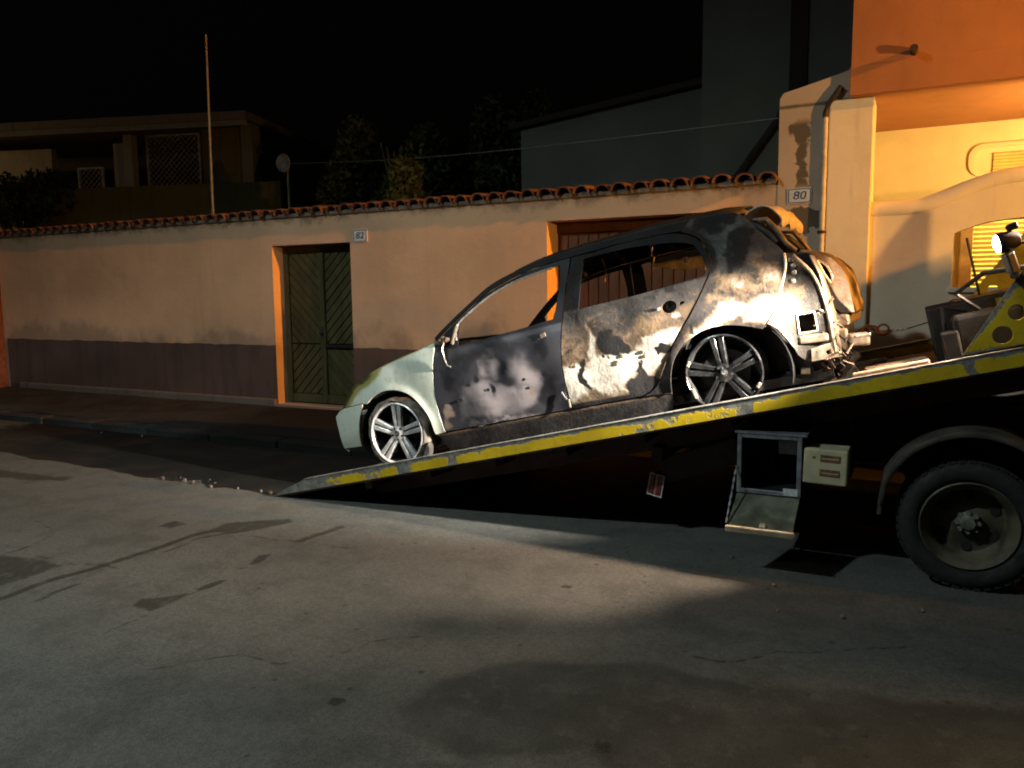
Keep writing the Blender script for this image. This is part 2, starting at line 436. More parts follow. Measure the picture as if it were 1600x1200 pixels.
def mk_fender():
    t = NT('white_paint_scorched'); x, y, z = t.sep(); burn = t.attr('burn')
    c = t.mix(t.ramp(t.noise(3, 5), .3, .7), (.68, .74, .64), (.76, .81, .72))
    b = t.math('ADD', burn, t.math('MULTIPLY', t.math('SUBTRACT', t.noise(7, 6, .65), .5), .5))
    c = t.mix(t.ramp(b, .25, .6), c, (.34, .31, .09))
    c = t.mix(t.ramp(b, .72, 1.0), c, (.06, .045, .02))
    c = t.mix(t.math('MULTIPLY', t.ramp(t.noise(22, 6), .52, .72), .30), c, (.32, .30, .26))
    c = t.mix(t.math('MULTIPLY', t.ramp(t.noise(3.2, 4, .65, (1, 1, .35)), .5, .72), .4), c, (.36, .36, .30))
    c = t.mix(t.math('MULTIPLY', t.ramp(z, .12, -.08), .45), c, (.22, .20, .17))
    m = t.fin(c, t.ramp(t.noise(14, 5), .3, .7, .30, .46), 0, .5)
    t.b.inputs['Coat Weight'].default_value = .25; t.b.inputs['Coat Roughness'].default_value = .12
    t.bump(t.noise(60, 4), .05, .002); return m
M['fender'] = mk_fender()
M['alloy'] = plain('alloy_face', (.68, .67, .68), .36, .5, .32, 17, .15)
M['alloy_sooty'] = plain('alloy_sooty', (.05, .05, .053), .22, .85, .8, 9, .15)
M['alloy_dark'] = plain('alloy_dark', (.03, .03, .032), .45, .4, .4, 12, .2)
M['ash_tyre'] = plain('burnt_tyre_ash', (.17, .145, .12), .9, 0, .55, 12, .8, 25)
M['tyre'] = plain('tyre_rubber', (.014, .014, .015), .85, 0, .4, 10, .5, 60)

# truck
def mk_yellow(name, thr=.5):
    t = NT(name); wear = t.attr('wear')
    n = t.noise(5, 7, .7); n2 = t.noise(28, 6, .7)
    c = t.mix(t.ramp(t.noise(3, 4), .3, .7), (.40, .28, .008), (.56, .40, .010))
    c = t.mix(t.math('MULTIPLY', t.ramp(n2, .5, .75), .5), c, (.20, .14, .01))
    w = t.math('ADD', wear, t.math('MULTIPLY', t.math('SUBTRACT', n, .5), 1.2)); w = t.math('ADD', w, t.math('MULTIPLY', t.math('SUBTRACT', n2, .5), .5))
    wm = t.ramp(w, .47, .56)
    c = t.mix(wm, c, t.mix(t.ramp(n2, .35, .65), (.10, .10, .09), (.22, .22, .20)))
    c = t.mix(t.ramp(t.noise(46, 5, .7), .68, .74), c, (.05, .04, .025))
    t.bump(t.math('SUBTRACT', t.math('MULTIPLY', n2, .4), wm), .4, .003)
    return t.fin(c, .5, 0, .4)
M['yellow'] = mk_yellow('worn_yellow_paint')
M['rail_top'] = plain('worn_steel_edge', (.24, .235, .22), .5, .5, .45, 14, .4, 40)
M['deck'] = plain('dirty_steel_deck', (.10, .095, .085), .7, .3, .5, 6, .6, 25)
M['chassis'] = plain('chassis_black', (.012, .012, .013), .6, .1, .4, 8, .3)
M['redframe'] = plain('dull_red_frame', (.035, .011, .010), .6, .1, .4, 5, .3)
M['aluminium'] = plain('aluminium_frame', (.28, .29, .33), .4, .6, .3, 14, .2)
M['lid'] = plain('toolbox_lid', (.12, .13, .095), .5, .2, .5, 7, .3, 30)
M['lid_edge'] = plain('toolbox_lid_edge', (.62, .54, .38), .5, .2, .3, 9, .2)
M['cream'] = plain('cream_plastic', (.46, .42, .27), .45, 0, .15, 8, .1)
M['redlabel'] = plain('brown_red_label', (.15, .075, .045), .5, 0, .5, 40, 0)
M['guard'] = plain('muddy_mudguard', (.05, .044, .034), .75, 0, .55, 7, .5, 30)
M['truckrim'] = plain('dirty_steel_wheel', (.078, .068, .045), .65, .2, .55, 7, .5, 30)
M['hub'] = plain('greasy_hub', (.15, .155, .13), .6, .3, .5, 18, .5, 50)
M['sticker'] = plain('pale_sticker', (.55, .57, .6), .5, 0, .2, 50, 0)
M['lens'] = emit('work_lamp_lens', (1.0, .97, .92), 60)
M['sod_glass'] = emit('sodium_lamp_glass', (1.0, .48, .10), 30)
M['lit_pane'] = emit('lit_window_pane', (1.0, .62, .06), 2.6)
M['amber_glass'] = emit('amber_beacon_glass', (1.0, .4, .04), 12)
M['flood_glass'] = emit('flood_glass', (1.0, .7, .45), 12)
M['cool_glass'] = emit('cool_lamp_glass', (.95, 1.0, .9), 30)
M['porch_glass'] = emit('porch_lamp_glass', (1.0, .65, .2), 20)
M['lampbody'] = plain('lamp_body', (.10, .10, .10), .5, .4, .2)
M['timber'] = plain('pale_timber', (.44, .33, .22), .8, 0, .35, 9, .5, 25)
M['debris'] = plain('ash_debris', (.11, .10, .09), .95, 0, .5, 16, .7, 30)
M['char_debris'] = plain('char_debris', (.035, .03, .028), .95, 0, .5, 16, .7, 30)
# background
M['bg_olive'] = mk_plaster('olive_wall', (.20, .16, .055), (.1, .08, .03))
M['bg_pale'] = mk_plaster('pale_wall', (.34, .33, .30), (.2, .2, .18))
M['bg_slab'] = mk_plaster('roof_slab', (.28, .25, .20), (.12, .11, .09))
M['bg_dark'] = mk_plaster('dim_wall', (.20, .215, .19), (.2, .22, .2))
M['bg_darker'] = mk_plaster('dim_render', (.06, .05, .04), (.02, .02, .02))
M['lattice'] = plain('lattice_wood', (.34, .34, .32), .8, 0, .3)
M['mast'] = plain('galvanised_mast', (.30, .29, .25), .55, .2, .2)
M['dish'] = plain('dish_grey', (.40, .42, .44), .6, 0, .15)
def mk_leaf(name, a, b):
    t = NT(name); g = t.noise(2.0, 4); c = t.mix(t.ramp(g, .3, .7), a, b); c = t.mix(t.math('MULTIPLY', t.ramp(t.noise(17, 3), .4, .7), .6), c, tuple(x*.4 for x in a))
    m = t.fin(c, .6, 0, .3); return m
M['leaf'] = mk_leaf('dark_leaves', (.045, .06, .022), (.10, .12, .042))
M['leaf_warm'] = mk_leaf('olive_leaves', (.14, .13, .03), (.26, .22, .05))
M['bark'] = plain('bark', (.06, .045, .03), .95, 0, .4, 9, .8, 20)

# ------------------------------------------------------------------ road sheet
def build_road():
    def axis(lo, a, b, hi, step):
        c = [lo]; g = []
        x = a; d = step
        left = []
        while x > lo: d *= 1.35; x -= d; left.append(max(x, lo))
        mid = list(np.arange(a, b, step)); x = mid[-1]; d = step; right = []
        while x < hi: d *= 1.35; x += d; right.append(min(x, hi))
        return np.array(left[::-1]+mid+right)
    xs = axis(-120, -10.2, 2.4, 120, .032); ys = axis(-60, 1.0, 5.9, 140, .032)
    X, Y = np.meshgrid(xs, ys, indexing='ij'); P = np.column_stack([X.ravel(), Y.ravel()]); n = len(P)
    def wob(p, a, f): return np.column_stack([p[:, 0]+a*np.sin(f*p[:, 1]*1.7+1.3)+a*.6*np.sin(f*2.9*p[:, 1]+p[:, 0]*4), p[:, 1]+a*np.sin(f*p[:, 0]*1.9)+a*.6*np.sin(f*3.7*p[:, 0]+.7)])
    Q = wob(P, .018, 4.1)
    dark = np.zeros(n)
    def line(pts, w, s=1.0):
        nonlocal dark
        d = segdist(Q, pts, False); dark = np.maximum(dark, s*np.clip(1.15-d/w, 0, 1))
    def blob(poly, s=.9, soft=.05):
        nonlocal dark
        d = sdf(Q, poly); dark = np.maximum(dark, s*np.clip(.5+d/soft, 0, 1))
    line([(-4.40, 1.9), (-4.35, 2.4), (-4.32, 2.82), (-4.31, 3.16), (-4.30, 3.43), (-4.26, 3.7), (-4.12, 3.95)], .045)
    line([(-4.12, 2.45), (-4.14, 2.7)], .035, .8); line([(-4.2, 3.3), (-4.18, 3.6), (-4.1, 3.8)], .03, .7)
    line([(-3.56, 3.85), (-3.54, 4.22)], .045); line([(-3.5, 3.39), (-3.54, 3.53)], .045); line([(-3.45, 2.94), (-3.48, 3.07)], .04)
    line([(-3.42, 2.3), (-3.43, 2.6)], .03, .55); line([(-3.52, 3.1), (-3.53, 3.85)], .012, .6)
    blob([(-4.27, 3.72), (-4.35, 3.92), (-4.2, 4.08), (-4.0, 4.25), (-3.9, 4.2), (-3.98, 4.0), (-4.08, 3.78)], .8, .08)
    blob([(-4.69, 3.68), (-4.69, 3.84), (-4.53, 3.85), (-4.55, 3.7)], .8, .06)
    blob([(-3.6, 2.62), (-3.64, 2.74), (-3.51, 2.79), (-3.42, 2.92), (-3.41, 2.72), (-3.43, 2.58)], .75, .06)
    blob([(-5.3, 2.7), (-5.0, 2.86), (-4.75, 2.92), (-4.5, 2.92), (-4.45, 2.64), (-4.55, 2.45), (-5.0, 2.3)], .62, .12)
    blob([(-8.6, 4.1), (-7.6, 4.35), (-6.7, 4.45), (-6.6, 4.25), (-7.3, 4.1), (-8.0, 3.9)], .62, .15)
    line([(-3.9, 4.35), (-3.6, 4.43), (-3.4, 4.5)], .05, .45)
    for (x, y, r) in ((-1.63, 3.86, .035), (-.92, 2.47, .045), (-2.0, 2.34, .04), (-1.62, 4.28, .02), (-1.25, 3.72, .018), (-1.75, 3.2, .018), (-1.5, 3.2, .014), (-2.6, 3.1, .025), (-.35, 3.2, .02), (-.1, 2.95, .025)):
        d = np.hypot(Q[:, 0]-x, Q[:, 1]-y); dark = np.maximum(dark, 1.05*np.clip(1.3-d/r, 0, 1))
    gr = random.Random(21)
    for (x0, y0, ang, n_) in ((-6.4, 3.9, -.5, 14), (-2.9, 2.2, .7, 10), (-5.6, 2.9, .2, 12), (-1.2, 4.0, 2.6, 9), (-3.0, 3.9, 2.9, 8), (.1, 3.9, 3.5, 9)):
        pts = [(x0, y0)]
        for k in range(n_): ang += gr.uniform(-.5, .5); pts.append((pts[-1][0]+.13*math.cos(ang), pts[-1][1]+.13*math.sin(ang)))
        line(pts, .024, .62)
    # dug and refilled trench, rounded end to the left, a paler rim
    outer = [(-1.60, 3.06), (-1.90, 2.98), (-1.96, 2.75), (-2.0, 2.53), (-2.0, 2.33), (-1.9, 2.18), (-1.72, 2.10), (-1.5, 2.10), (-1.3, 2.02), (-.6, 1.75), (.6, 1.5), (2.5, 1.3), (3.5, 4.2), (1.6, 3.85), (.45, 3.58), (0, 3.43), (-.49, 3.34), (-.93, 3.28), (-1.31, 3.18)]
    inner = [(-1.50, 2.98), (-1.72, 2.62), (-1.76, 2.38), (-1.62, 2.28), (-1.36, 2.22), (-1.0, 2.4), (-.6, 2.3), (.4, 1.9), (2.5, 1.6), (3.3, 3.9), (1.6, 3.7), (.45, 3.45), (0, 3.33), (-.5, 3.22), (-.95, 3.18)]
    so, si = sdf(Q, outer), sdf(Q, inner)
    patch = np.clip(.5+si/.22, 0, 1)*.95
    rim = np.exp(-(so/.05)**2)
    patch = np.maximum(patch, .46*rim)
    lite = np.clip(.5+so/.08, 0, 1)*np.clip(.5-si/.1, 0, 1)
    scar_shade_poly = [(-10.6, 5.35), (-9.3, 5.0), (-8.1, 4.8), (-7.04, 4.78), (-6.38, 4.72), (-5.74, 4.68), (-5.58, 4.83), (-5.25, 4.67), (-4.9, 4.73), (-4.5, 4.72), (-3.6, 4.95), (-2.6, 5.3), (-1.6, 5.6), (0, 5.8), (1.8, 5.9), (2.5, 8.2), (-10.4, 8.2)]  # burn scar at left; black carried on to paint shade behind the truck
    sc = np.clip(.5+sdf(Q, scar_shade_poly)/.16, 0, 1)
    sc *= np.clip((P[:, 0]+11.2)/2.2, .35, 1)
    z = .004*np.sin(P[:, 0]*2.1+.6*np.sin(P[:, 1]*1.3))*np.cos(P[:, 1]*1.7) - .006*np.clip(dark-.4, 0, 1) - .004
    z -= .004*np.clip(patch, 0, 1)
    ny = len(ys)
    V = np.column_stack([P, z])
    i, j = np.meshgrid(np.arange(len(xs)-1), np.arange(ny-1), indexing='ij'); a = (i*ny+j).ravel()
    F = np.column_stack([a, a+ny, a+ny+1, a+1])
    me = bpy.data.meshes.new('road'); me.vertices.add(n); me.vertices.foreach_set('co', V.astype(np.float32).ravel())
    me.loops.add(F.size); me.loops.foreach_set('vertex_index', F.astype(np.int32).ravel())
    me.polygons.add(len(F)); me.polygons.foreach_set('loop_start', np.arange(0, F.size, 4, dtype=np.int32)); me.update(calc_edges=True)
    me.polygons.foreach_set('use_smooth', [True]*len(F))
    for k, v in (('dark', dark), ('patch', patch), ('scar_shade', sc), ('lite', lite)):
        at = me.attributes.new(k, 'FLOAT', 'POINT'); at.data.foreach_set('value', v.astype(np.float32))
    me.materials.append(M['road']); o = bpy.data.objects.new('road', me); COL.objects.link(o); o['kind'] = 'structure'
    return o
build_road()

# pavement along the wall, dropped for the garage
def build_sidewalk():
    b = MB(); xs = [-40, -30, -20, -16] + list(np.arange(-14, -4.4, .3)) + [-4.5, -4.1]
    V = []; F = []
    prof = [(6.42, .085), (6.9, .10), (7.4, .12), (7.93, .15), (7.93, -.2), (6.42, -.2)]
    for x in xs:
        k = 0 if x < -4.3 else 1
        for (y, z) in prof: V.append((x, y+.0, z*(1-.85*k) + .006*math.sin(x*3+y*5)*(z > 0)))
    m = len(prof)
    for i in range(len(xs)-1):
        for j in range(m): F.append((i*m+j, (i+1)*m+j, (i+1)*m+(j+1) % m, i*m+(j+1) % m))
    F += [tuple(range(m)), tuple((len(xs)-1)*m+j for j in range(m-1, -1, -1))]
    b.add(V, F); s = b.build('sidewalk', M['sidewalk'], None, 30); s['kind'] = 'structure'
    x = -16.0; i = 0
    src = None
    while x < -4.6:
        L = 1.0
        if src is None:
            kb = MB().box((0, 0, 0), (.985, .2, .3)); src = kb.build('kerb_stone', M['kerb'], s); bevel(src, .018, 2); o = src
        else: 
            o = inst(src, 'kerb_stone', parent=s); bevel(o, .018, 2)
        o.location = (x+.5, 6.315+random.uniform(-.012, .012), -.065+random.uniform(-.012, .008)); o.rotation_euler = (random.uniform(-.03, .03), random.uniform(-.012, .012), random.uniform(-.012, .012))
        x += L
build_sidewalk()

# ------------------------------------------------------------------ garden wall with door and garage door
WALL_Y = 7.92
def build_wall():
    w = empty('garden_wall', (-7.5, WALL_Y, 0), label='long peach plastered garden wall with tiled coping behind the burnt car', cat='wall')
    W0 = -Vector((-7.5, WALL_Y, 0))
    def P(o): o.location = o.location + W0; return o
    door = [(-7.56, .17), (-6.27, .17), (-6.27, 2.265), (-7.56, 2.265)]
    gar = [(-3.59, -.05), (-1.19, -.05), (-1.19, 2.385), (-3.59, 2.385)]
    outer = [(-30, -.3), (-1.19, -.3), (-1.19, 2.62), (-30, 2.62)]
    # ragged arrises round the openings
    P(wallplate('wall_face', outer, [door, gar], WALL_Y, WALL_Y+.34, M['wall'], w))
    # painted dado either side of the door, ragged top edge
    def dado(x0, x1):
        top = [(x, .955+random.uniform(-.008, .008)) for x in np.arange(x1, x0, -.11)]
        P(wallplate('dado', [(x0, .0), (x1, .0)]+top+[(x0, .955)], [], WALL_Y-.006, WALL_Y+.02, M['dado'], w))
    dado(-13.5, -7.562); dado(-6.268, -3.592)
    f = MB(); f.bx(-13.2, -7.575, WALL_Y-.055, WALL_Y+.05, -.1, .238); o = f.build('footing', M['footing'], w); bevel(o, .02, 3); P(o)
    s = MB(); s.bx(-7.6, -6.2, WALL_Y-.06, WALL_Y+.30, -.1, .165); o = s.build('door_step', M['footing'], w); bevel(o, .015, 2); P(o)
    # coping: mortar bed, then barrel tiles one by one
    mb = MB(); V = []; F = []; xs = list(np.arange(-30, -1.19, .09)) + [-1.195]
    for x in xs:
        q = .008*math.sin(x*37)+.006*math.sin(x*91)
        V += [(x, WALL_Y-.035+q, 2.615), (x, WALL_Y-.05+q, 2.655+q), (x, WALL_Y+.17, 2.70), (x, WALL_Y+.4, 2.66), (x, WALL_Y+.4, 2.615)]
    for i in range(len(xs)-1):
        for j in range(5): F.append((i*5+j, (i+1)*5+j, (i+1)*5+(j+1) % 5, i*5+(j+1) % 5))
    P(mb.add(V, F).build('mortar_bed', M['mortar'], w, 50))
    # barrel tile mesh: half cone, front end wider
    V = []; F = []; n = 10; L = .46
    for (y, ro) in ((0, .092), (.5*L, .086), (L, .078)):
        for th in (0, .016):
            for k in range(n+1):
                a = math.pi*k/n; V.append(((ro-th)*math.cos(a), y, (ro-th)*math.sin(a)*.92))
    m = n+1
    for i in range(2):
        for k in range(n):
            a = i*2*m+k; F.append((a, a+1, a+2*m+1, a+2*m)); a += m; F.append((a+1, a, a+2*m, a+2*m+1))
    for k in range(n): F += [(k+1, k, m+k, m+k+1), (4*m+k, 4*m+k+1, 5*m+k+1, 5*m+k)]
    for i in range(2): F += [(i*2*m, i*2*m+2*m, i*2*m+3*m, i*2*m+m), (i*2*m+n, i*2*m+m+n, i*2*m+3*m+n, i*2*m+2*m+n)]
    src = None; x = -1.276; k = 0
    while x > -16.5:
        loc = (x+random.uniform(-.012, .012), WALL_Y-.115+random.uniform(-.012, .012), 2.638+random.uniform(-.006, .006)); rot = (R(6)+random.uniform(-.02, .02), random.uniform(-.06, .06), random.uniform(-.05, .05))
        if src is None: o = src = mobj('roof_tile', V, F, M['tile'], w, 40)
        else: o = inst(src, 'roof_tile', parent=w)
        o.location = loc; o.rotation_euler = rot; P(o); x -= .2080; k += 1
    # door 82: two leaves of chevron boards
    dy = WALL_Y+.215
    d = empty('door', (-6.915, dy, .17), parent=w); d['label'] = 'weathered green-brown double door of chevron boards'; P(d)
    D0 = -Vector((-6.915, dy, .17))
    b = MB(); b.bx(-7.56, -6.27, dy+.035, dy+.06, .166, 2.264); o = b.build('backing_board', M['dark_gap'], d); o.location = D0
    b = MB()
    for (x0, x1) in ((-7.556, -7.475), (-6.345, -6.274)): b.bx(x0, x1, dy-.02, dy+.034, .17, 2.26)
    b.bx(-7.474, -6.346, dy-.02, dy+.034, 2.17, 2.26); o = b.build('door_frame', M['doorwood'], d); bevel(o, .006); o.location = D0
    b = MB(); b.bx(-6.955, -6.875, dy-.03, dy+.034, .19, 2.165); o = b.build('meeting_stile', M['doorwood'], d); bevel(o, .008); o.location = D0
    b = MB()
    for (x0, x1) in ((-7.47, -6.96), (-6.87, -6.35)): b.bx(x0, x1, dy-.022, dy+.034, .185, .30)
    o = b.build('kick_rail', M['doorwood'], d); bevel(o, .006); o.location = D0
    b = MB(); b.bx(-6.87, -6.35, dy-.045, dy+.034, .93, .972); o = b.build('mid_rail', M['dark_gap'], d); o.location = D0
    # chevron boards clipped to each leaf field
    from itertools import product
    def clip(poly, x0, x1, z0, z1):
        def c(poly, ax, val, keep):
            out = []
            for i in range(len(poly)):
                a, b2 = poly[i], poly[(i+1) % len(poly)]; ia, ib = keep*(a[ax]-val) >= 0, keep*(b2[ax]-val) >= 0
                if ia: out.append(a)
                if ia != ib:
                    t = (val-a[ax])/(b2[ax]-a[ax]); out.append((a[0]+(b2[0]-a[0])*t, a[1]+(b2[1]-a[1])*t))
            return out
        for ax, val, k in ((0, x0, 1), (0, x1, -1), (1, z0, 1), (1, z1, -1)):
            poly = c(poly, ax, val, k)
            if len(poly) < 3: return None
        return poly
    bw = .094
    for leaf, (x0, x1) in enumerate(((-7.468, -6.962), (-6.868, -6.352))):
        for (z0, z1, up) in ((.98, 2.165, 1), (.305, .965, -1)):
            sgn = (1 if leaf == 1 else -1)*up       # boards rise away from the meeting stile above, fall below
            s2 = .7071; 
            kk = -30
            while kk < 40:
                # strip perpendicular to direction (1,sgn)
                c0 = kk*bw; a = c0+.005; e = c0+bw-.005
                nx, nz = -sgn*s2, s2; tx, tz = s2, sgn*s2; bx0, bz0 = x0, z0
                poly = [(bx0+nx*a-tx*3, bz0+nz*a-tz*3), (bx0+nx*a+tx*3, bz0+nz*a+tz*3), (bx0+nx*e+tx*3, bz0+nz*e+tz*3), (bx0+nx*e-tx*3, bz0+nz*e-tz*3)]
                pl = clip(poly, x0, x1, z0, z1); kk += 1
                if not pl or len(pl) < 3: continue
                ar = abs(sum(pl[i][0]*pl[(i+1) % len(pl)][1]-pl[(i+1) % len(pl)][0]*pl[i][1] for i in range(len(pl))))/2
                if ar < .0015: continue
                off = random.uniform(-.004, .004); tl = sgn*.0
                n = len(pl); inset = [(p[0], p[1]) for p in pl]
                V = [(p[0], dy+.002+off, p[1]) for p in pl]+[(p[0], dy+.034, p[1]) for p in pl]
                F = [tuple(range(n)), tuple(range(2*n-1, n-1, -1))]+[(i, n+i, n+(i+1) % n, (i+1) % n) for i in range(n)]
                o = MB().add(V, F).build('plank', M['doorwood'], d); bevel(o, .006, 2); o.location = D0
    o = MB().lathe([(0, -.05), (.02, -.048), (.026, -.03), (.012, -.02), (.012, .0)], (-6.915, dy-.03, 1.12), 'Y', 16).build('door_knob', M['rustpipe'], d, 40); o.location = D0
    b = MB(); b.bx(-6.94, -6.89, dy-.034, dy-.0305, 1.04, 1.20); o = b.build('lock_plate', M['rustpipe'], d); o.location = D0
    # garage door: vertical boards in a dark frame
    gy = WALL_Y+.30
    g = empty('garage_door', (-2.39, gy, 0), parent=w); g['label'] = 'brown boarded garage door in a deep reveal'; P(g); G0 = -Vector((-2.39, gy, 0))
    b = MB(); b.bx(-3.59, -1.19, gy+.03, gy+.05, -.05, 2.384); o = b.build('backing_board', M['dark_gap'], g); o.location = G0
    b = MB(); b.bx(-3.588, -1.192, gy-.03, gy+.028, 2.27, 2.383); o = b.build('door_frame', M['garagewood'], g); bevel(o, .006); o.location = G0
    x = -3.585; src = None
    while x < -1.25:
        if src is None: o = src = MB().bx(.004, .116, -.0, .03, 0, 2.265).build('plank', M['garagewood'], g); 
        else: o = inst(src, 'plank', parent=g)
        bevel(o, .008, 2); o.location = Vector((x, gy+random.uniform(-.004, .002), 0))+G0; x += .1195
    return w
build_wall()
# neighbouring pilaster at the far end of the wall
b = MB(); b.bx(-14.1, -13.57, WALL_Y-.16, WALL_Y-.001, -.1, 2.58); o = b.build('pilaster', plain('red_brown_pilaster', (.10, .035, .018), .9, 0, .3), None); bevel(o, .015)
tag(o, 'red-brown painted pilaster at the left end of the garden wall', 'pilaster')

# ------------------------------------------------------------------ gate pier and house numbers
pr = wallplate('gate_pier', [(-1.187, -.2), (-.56, -.2), (-.56, 3.60), (-.62, 3.56), (-.9, 3.49), (-1.16, 3.43), (-1.195, 3.38)], [], WALL_Y-.012, WALL_Y+.42, M['pier'])
bevel(pr, .02, 2); tag(pr, 'tall pinkish pier with peeling plaster carrying house number 80', 'pier')
def number_plate(txt, cx, cz, w, h, y, label):
    e = empty('house_number_plate', (cx, y, cz), label=label, cat='number plate')
    rr = .018; pts = []
    for (sx, sz, a0) in ((1, 1, 0), (-1, 1, 90), (-1, -1, 180), (1, -1, 270)):
        for k in range(5):
            a = R(a0+k*22.5); pts.append((sx*(w/2-rr)+rr*math.cos(a), sz*(h/2-rr)+rr*math.sin(a)))
    panel('plate', pts, [], lambda a, c: (a, -.012, c), (0, .012, 0), M['plate_white'], e, smooth=None)
    inn = [(p[0]*.93, p[1]*.90) for p in pts]; inn2 = [(p[0]*.86, p[1]*.80) for p in pts]
    panel('border', inn, [inn2], lambda a, c: (a, -.0135, c), (0, .002, 0), M['ink'], e, smooth=None)
    cu = bpy.data.curves.new('n', 'FONT'); cu.body = txt; cu.align_x = 'CENTER'; cu.align_y = 'CENTER'; cu.size = h*.72; cu.extrude = .001; cu.shear = .12
    t = bpy.data.objects.new('tmp', cu); COL.objects.link(t); bpy.context.view_layer.update()
    me = bpy.data.meshes.new_from_object(t.evaluated_get(bpy.context.evaluated_depsgraph_get())); bpy.data.objects.remove(t)
    me.materials.clear(); me.materials.append(M['ink'])
    o = bpy.data.objects.new('numeral', me); COL.objects.link(o); o.parent = e; o.location = (0, -.0145, 0); o.rotation_euler = (R(90), 0, 0); o.scale = (1.15, 1, 1)
number_plate('82', -6.105, 2.335, .215, .155, WALL_Y, 'small white enamel plate reading 82 beside the chevron door')
number_plate('80', -.995, 2.485, .215, .145, WALL_Y-.014, 'small white enamel plate reading 80 on the peeling pier')

# ------------------------------------------------------------------ house on the right with porch
def build_house():
    Y0 = 7.87
    h = empty('house', (1.5, Y0, 0), label='cream house with curved porch parapet and orange upper storey at right', cat='house')
    H0 = -Vector((1.5, Y0, 0))
    def P(o): o.location = o.location+H0; return o
    # porch corner pier, proud of the parapet wall
    b = MB(); b.bx(-.755, -.385, Y0-.03, Y0+.36, -.2, 3.30); P(bevel(b.build('porch_pier', M['facade'], h), .012, 3))
    # parapet wall with swept top and arched opening
    top = crv([(-.384, 2.325), (-.03, 2.33), (.12, 2.365), (.31, 2.44), (.45, 2.49), (.59, 2.53), (.77, 2.555), (1.1, 2.58), (1.5, 2.57), (1.9, 2.50), (2.3, 2.36), (2.6, 2.33), (3.4, 2.33)], 5)
    arch = [(.28, 1.62)]+[(2.22, 1.62)]+crv([(2.22, 2.09), (1.95, 2.16), (1.6, 2.2), (1.25, 2.215), (.9, 2.205), (.65, 2.185), (.51, 2.165), (.37, 2.12), (.28, 2.085)], 4)
    P(wallplate('parapet_wall', [(3.4, -.2), (-.384, -.2)][::-1]+top[::-1], [arch], Y0+.035, Y0+.195, M['facade'], h))
    P(MB().tube([(x, Y0+.115, z-.02) for (x, z) in top[:-1]], .092, 14).build('parapet_coping', M['facade'], h, 60))
    b = MB(); b.bx(.25, 2.25, Y0-.005, Y0+.165, 1.575, 1.615); P(bevel(b.build('window_sill', M['facade'], h), .008))
    b = MB(); b.bx(3.4, 3.8, Y0-.03, Y0+.36, -.2, 3.30); P(bevel(b.build('porch_pier', M['facade'], h), .02, 3))
    # upper storey, with a shallow string course
    b = MB(); b.bx(-.58, 8, 7.80, 13.5, 3.302, 9.5); P(b.build('upper_wall', M['upper'], h))
    b = MB(); b.bx(-.588, 8.0, 7.785, 7.799, 3.31, 3.56); P(bevel(b.build('string_course', M['upper'], h), .006))
    b = MB(); b.tube([(-.09, 7.80, 3.62), (-.09, 7.66, 3.615), (-.09, 7.60, 3.60)], .032, 12); P(b.build('drain_spout', M['rustpipe'], h, 40))
    # porch interior
    P(wallplate('porch_back_wall', [(-.75, -.2), (6, -.2), (6, 3.30), (-.75, 3.30)], [[(.52, 1.34), (1.88, 1.34), (1.88, 2.30), (.52, 2.30)]], 9.6, 9.8, M['porch'], h))
    b = MB(); b.bx(-.752, -.56, Y0+.362, 9.598, -.2, 3.30); P(b.build('porch_side_wall', M['porch'], h))
    b = MB(); b.bx(-.55, 3.8, Y0+.197, 9.598, .9, 1.0); P(b.build('porch_floor', M['footing'], h))
    b = MB(); b.bx(3.8, 6, Y0, 9.598, -.2, 3.30); P(b.build('side_wall', M['facade'], h))
    b = MB(); b.bx(4.0, 5.6, 7.15, Y0-.001, -.2, 3.29); P(bevel(b.build('added_shade_block', M['facade'], h), .02))  # unseen block added to shade the lower facade from the sodium lamp
    # louvred vent on the back wall
    vt = empty('wall_vent', (1.1, 9.6, 2.9), parent=h); P(vt)
    def rr(x0, x1, z0, z1, r):
        out = []
        for (cx, cz, a0) in ((x1-r, z1-r, 0), (x0+r, z1-r, 90), (x0+r, z0+r, 180), (x1-r, z0+r, 270)):
            out += [(cx+r*math.cos(R(a0+k*15)), cz+r*math.sin(R(a0+k*15))) for k in range(7)]
        return out
    panel('vent_frame', rr(-.66, .66, -.15, .18, .13), [rr(-.60, .60, -.11, .14, .10)], lambda a, c: (a, -.03, c), (0, .03, 0), M['porch'], vt, smooth=None)
    src = None
    for k in range(6):
        if src is None: o = src = MB().box((0, 0, 0), (1.0, .04, .012), (R(-40), 0, 0)).build('slat', M['shutter'], vt)
        else: o = inst(src, 'slat', parent=vt)
        o.location = (.06, -.014, -.10+k*.032)
    # shuttered window seen through the arch
    wn = empty('window', (1.2, 9.6, 1.0), parent=h); P(wn)
    b = MB(); b.bx(-.80, -.685, -.06, 0, .25, 1.42); b.bx(.685, .8, -.06, 0, .25, 1.42); b.bx(-.68, .68, -.06, 0, 1.30, 1.42); b.bx(-.68, .68, -.06, 0, .25, .34)
    bevel(b.build('frame', M['framewood'], wn), .008)
    src = None
    for k in range(20):
        if src is None: o = src = MB().box((0, 0, 0), (1.36, .012, .036), (R(28), 0, 0)).build('slat', M['shutter'], wn)
        else: o = inst(src, 'slat', parent=wn)
        bevel(o, .004, 2); o.location = (0, -.03, .37+k*.047)
    MB().bx(-.68, .68, .004, .012, .34, 1.30).build('lit_pane', M['lit_pane'], wn)
    # down pipe at the corner
    dp = MB().tube([(-.785, 7.85, 3.16), (-.785, 7.85, 2.0), (-.785, 7.85, .2)], .026, 12).build('drainpipe', M['zinc'], h, 40); P(dp)
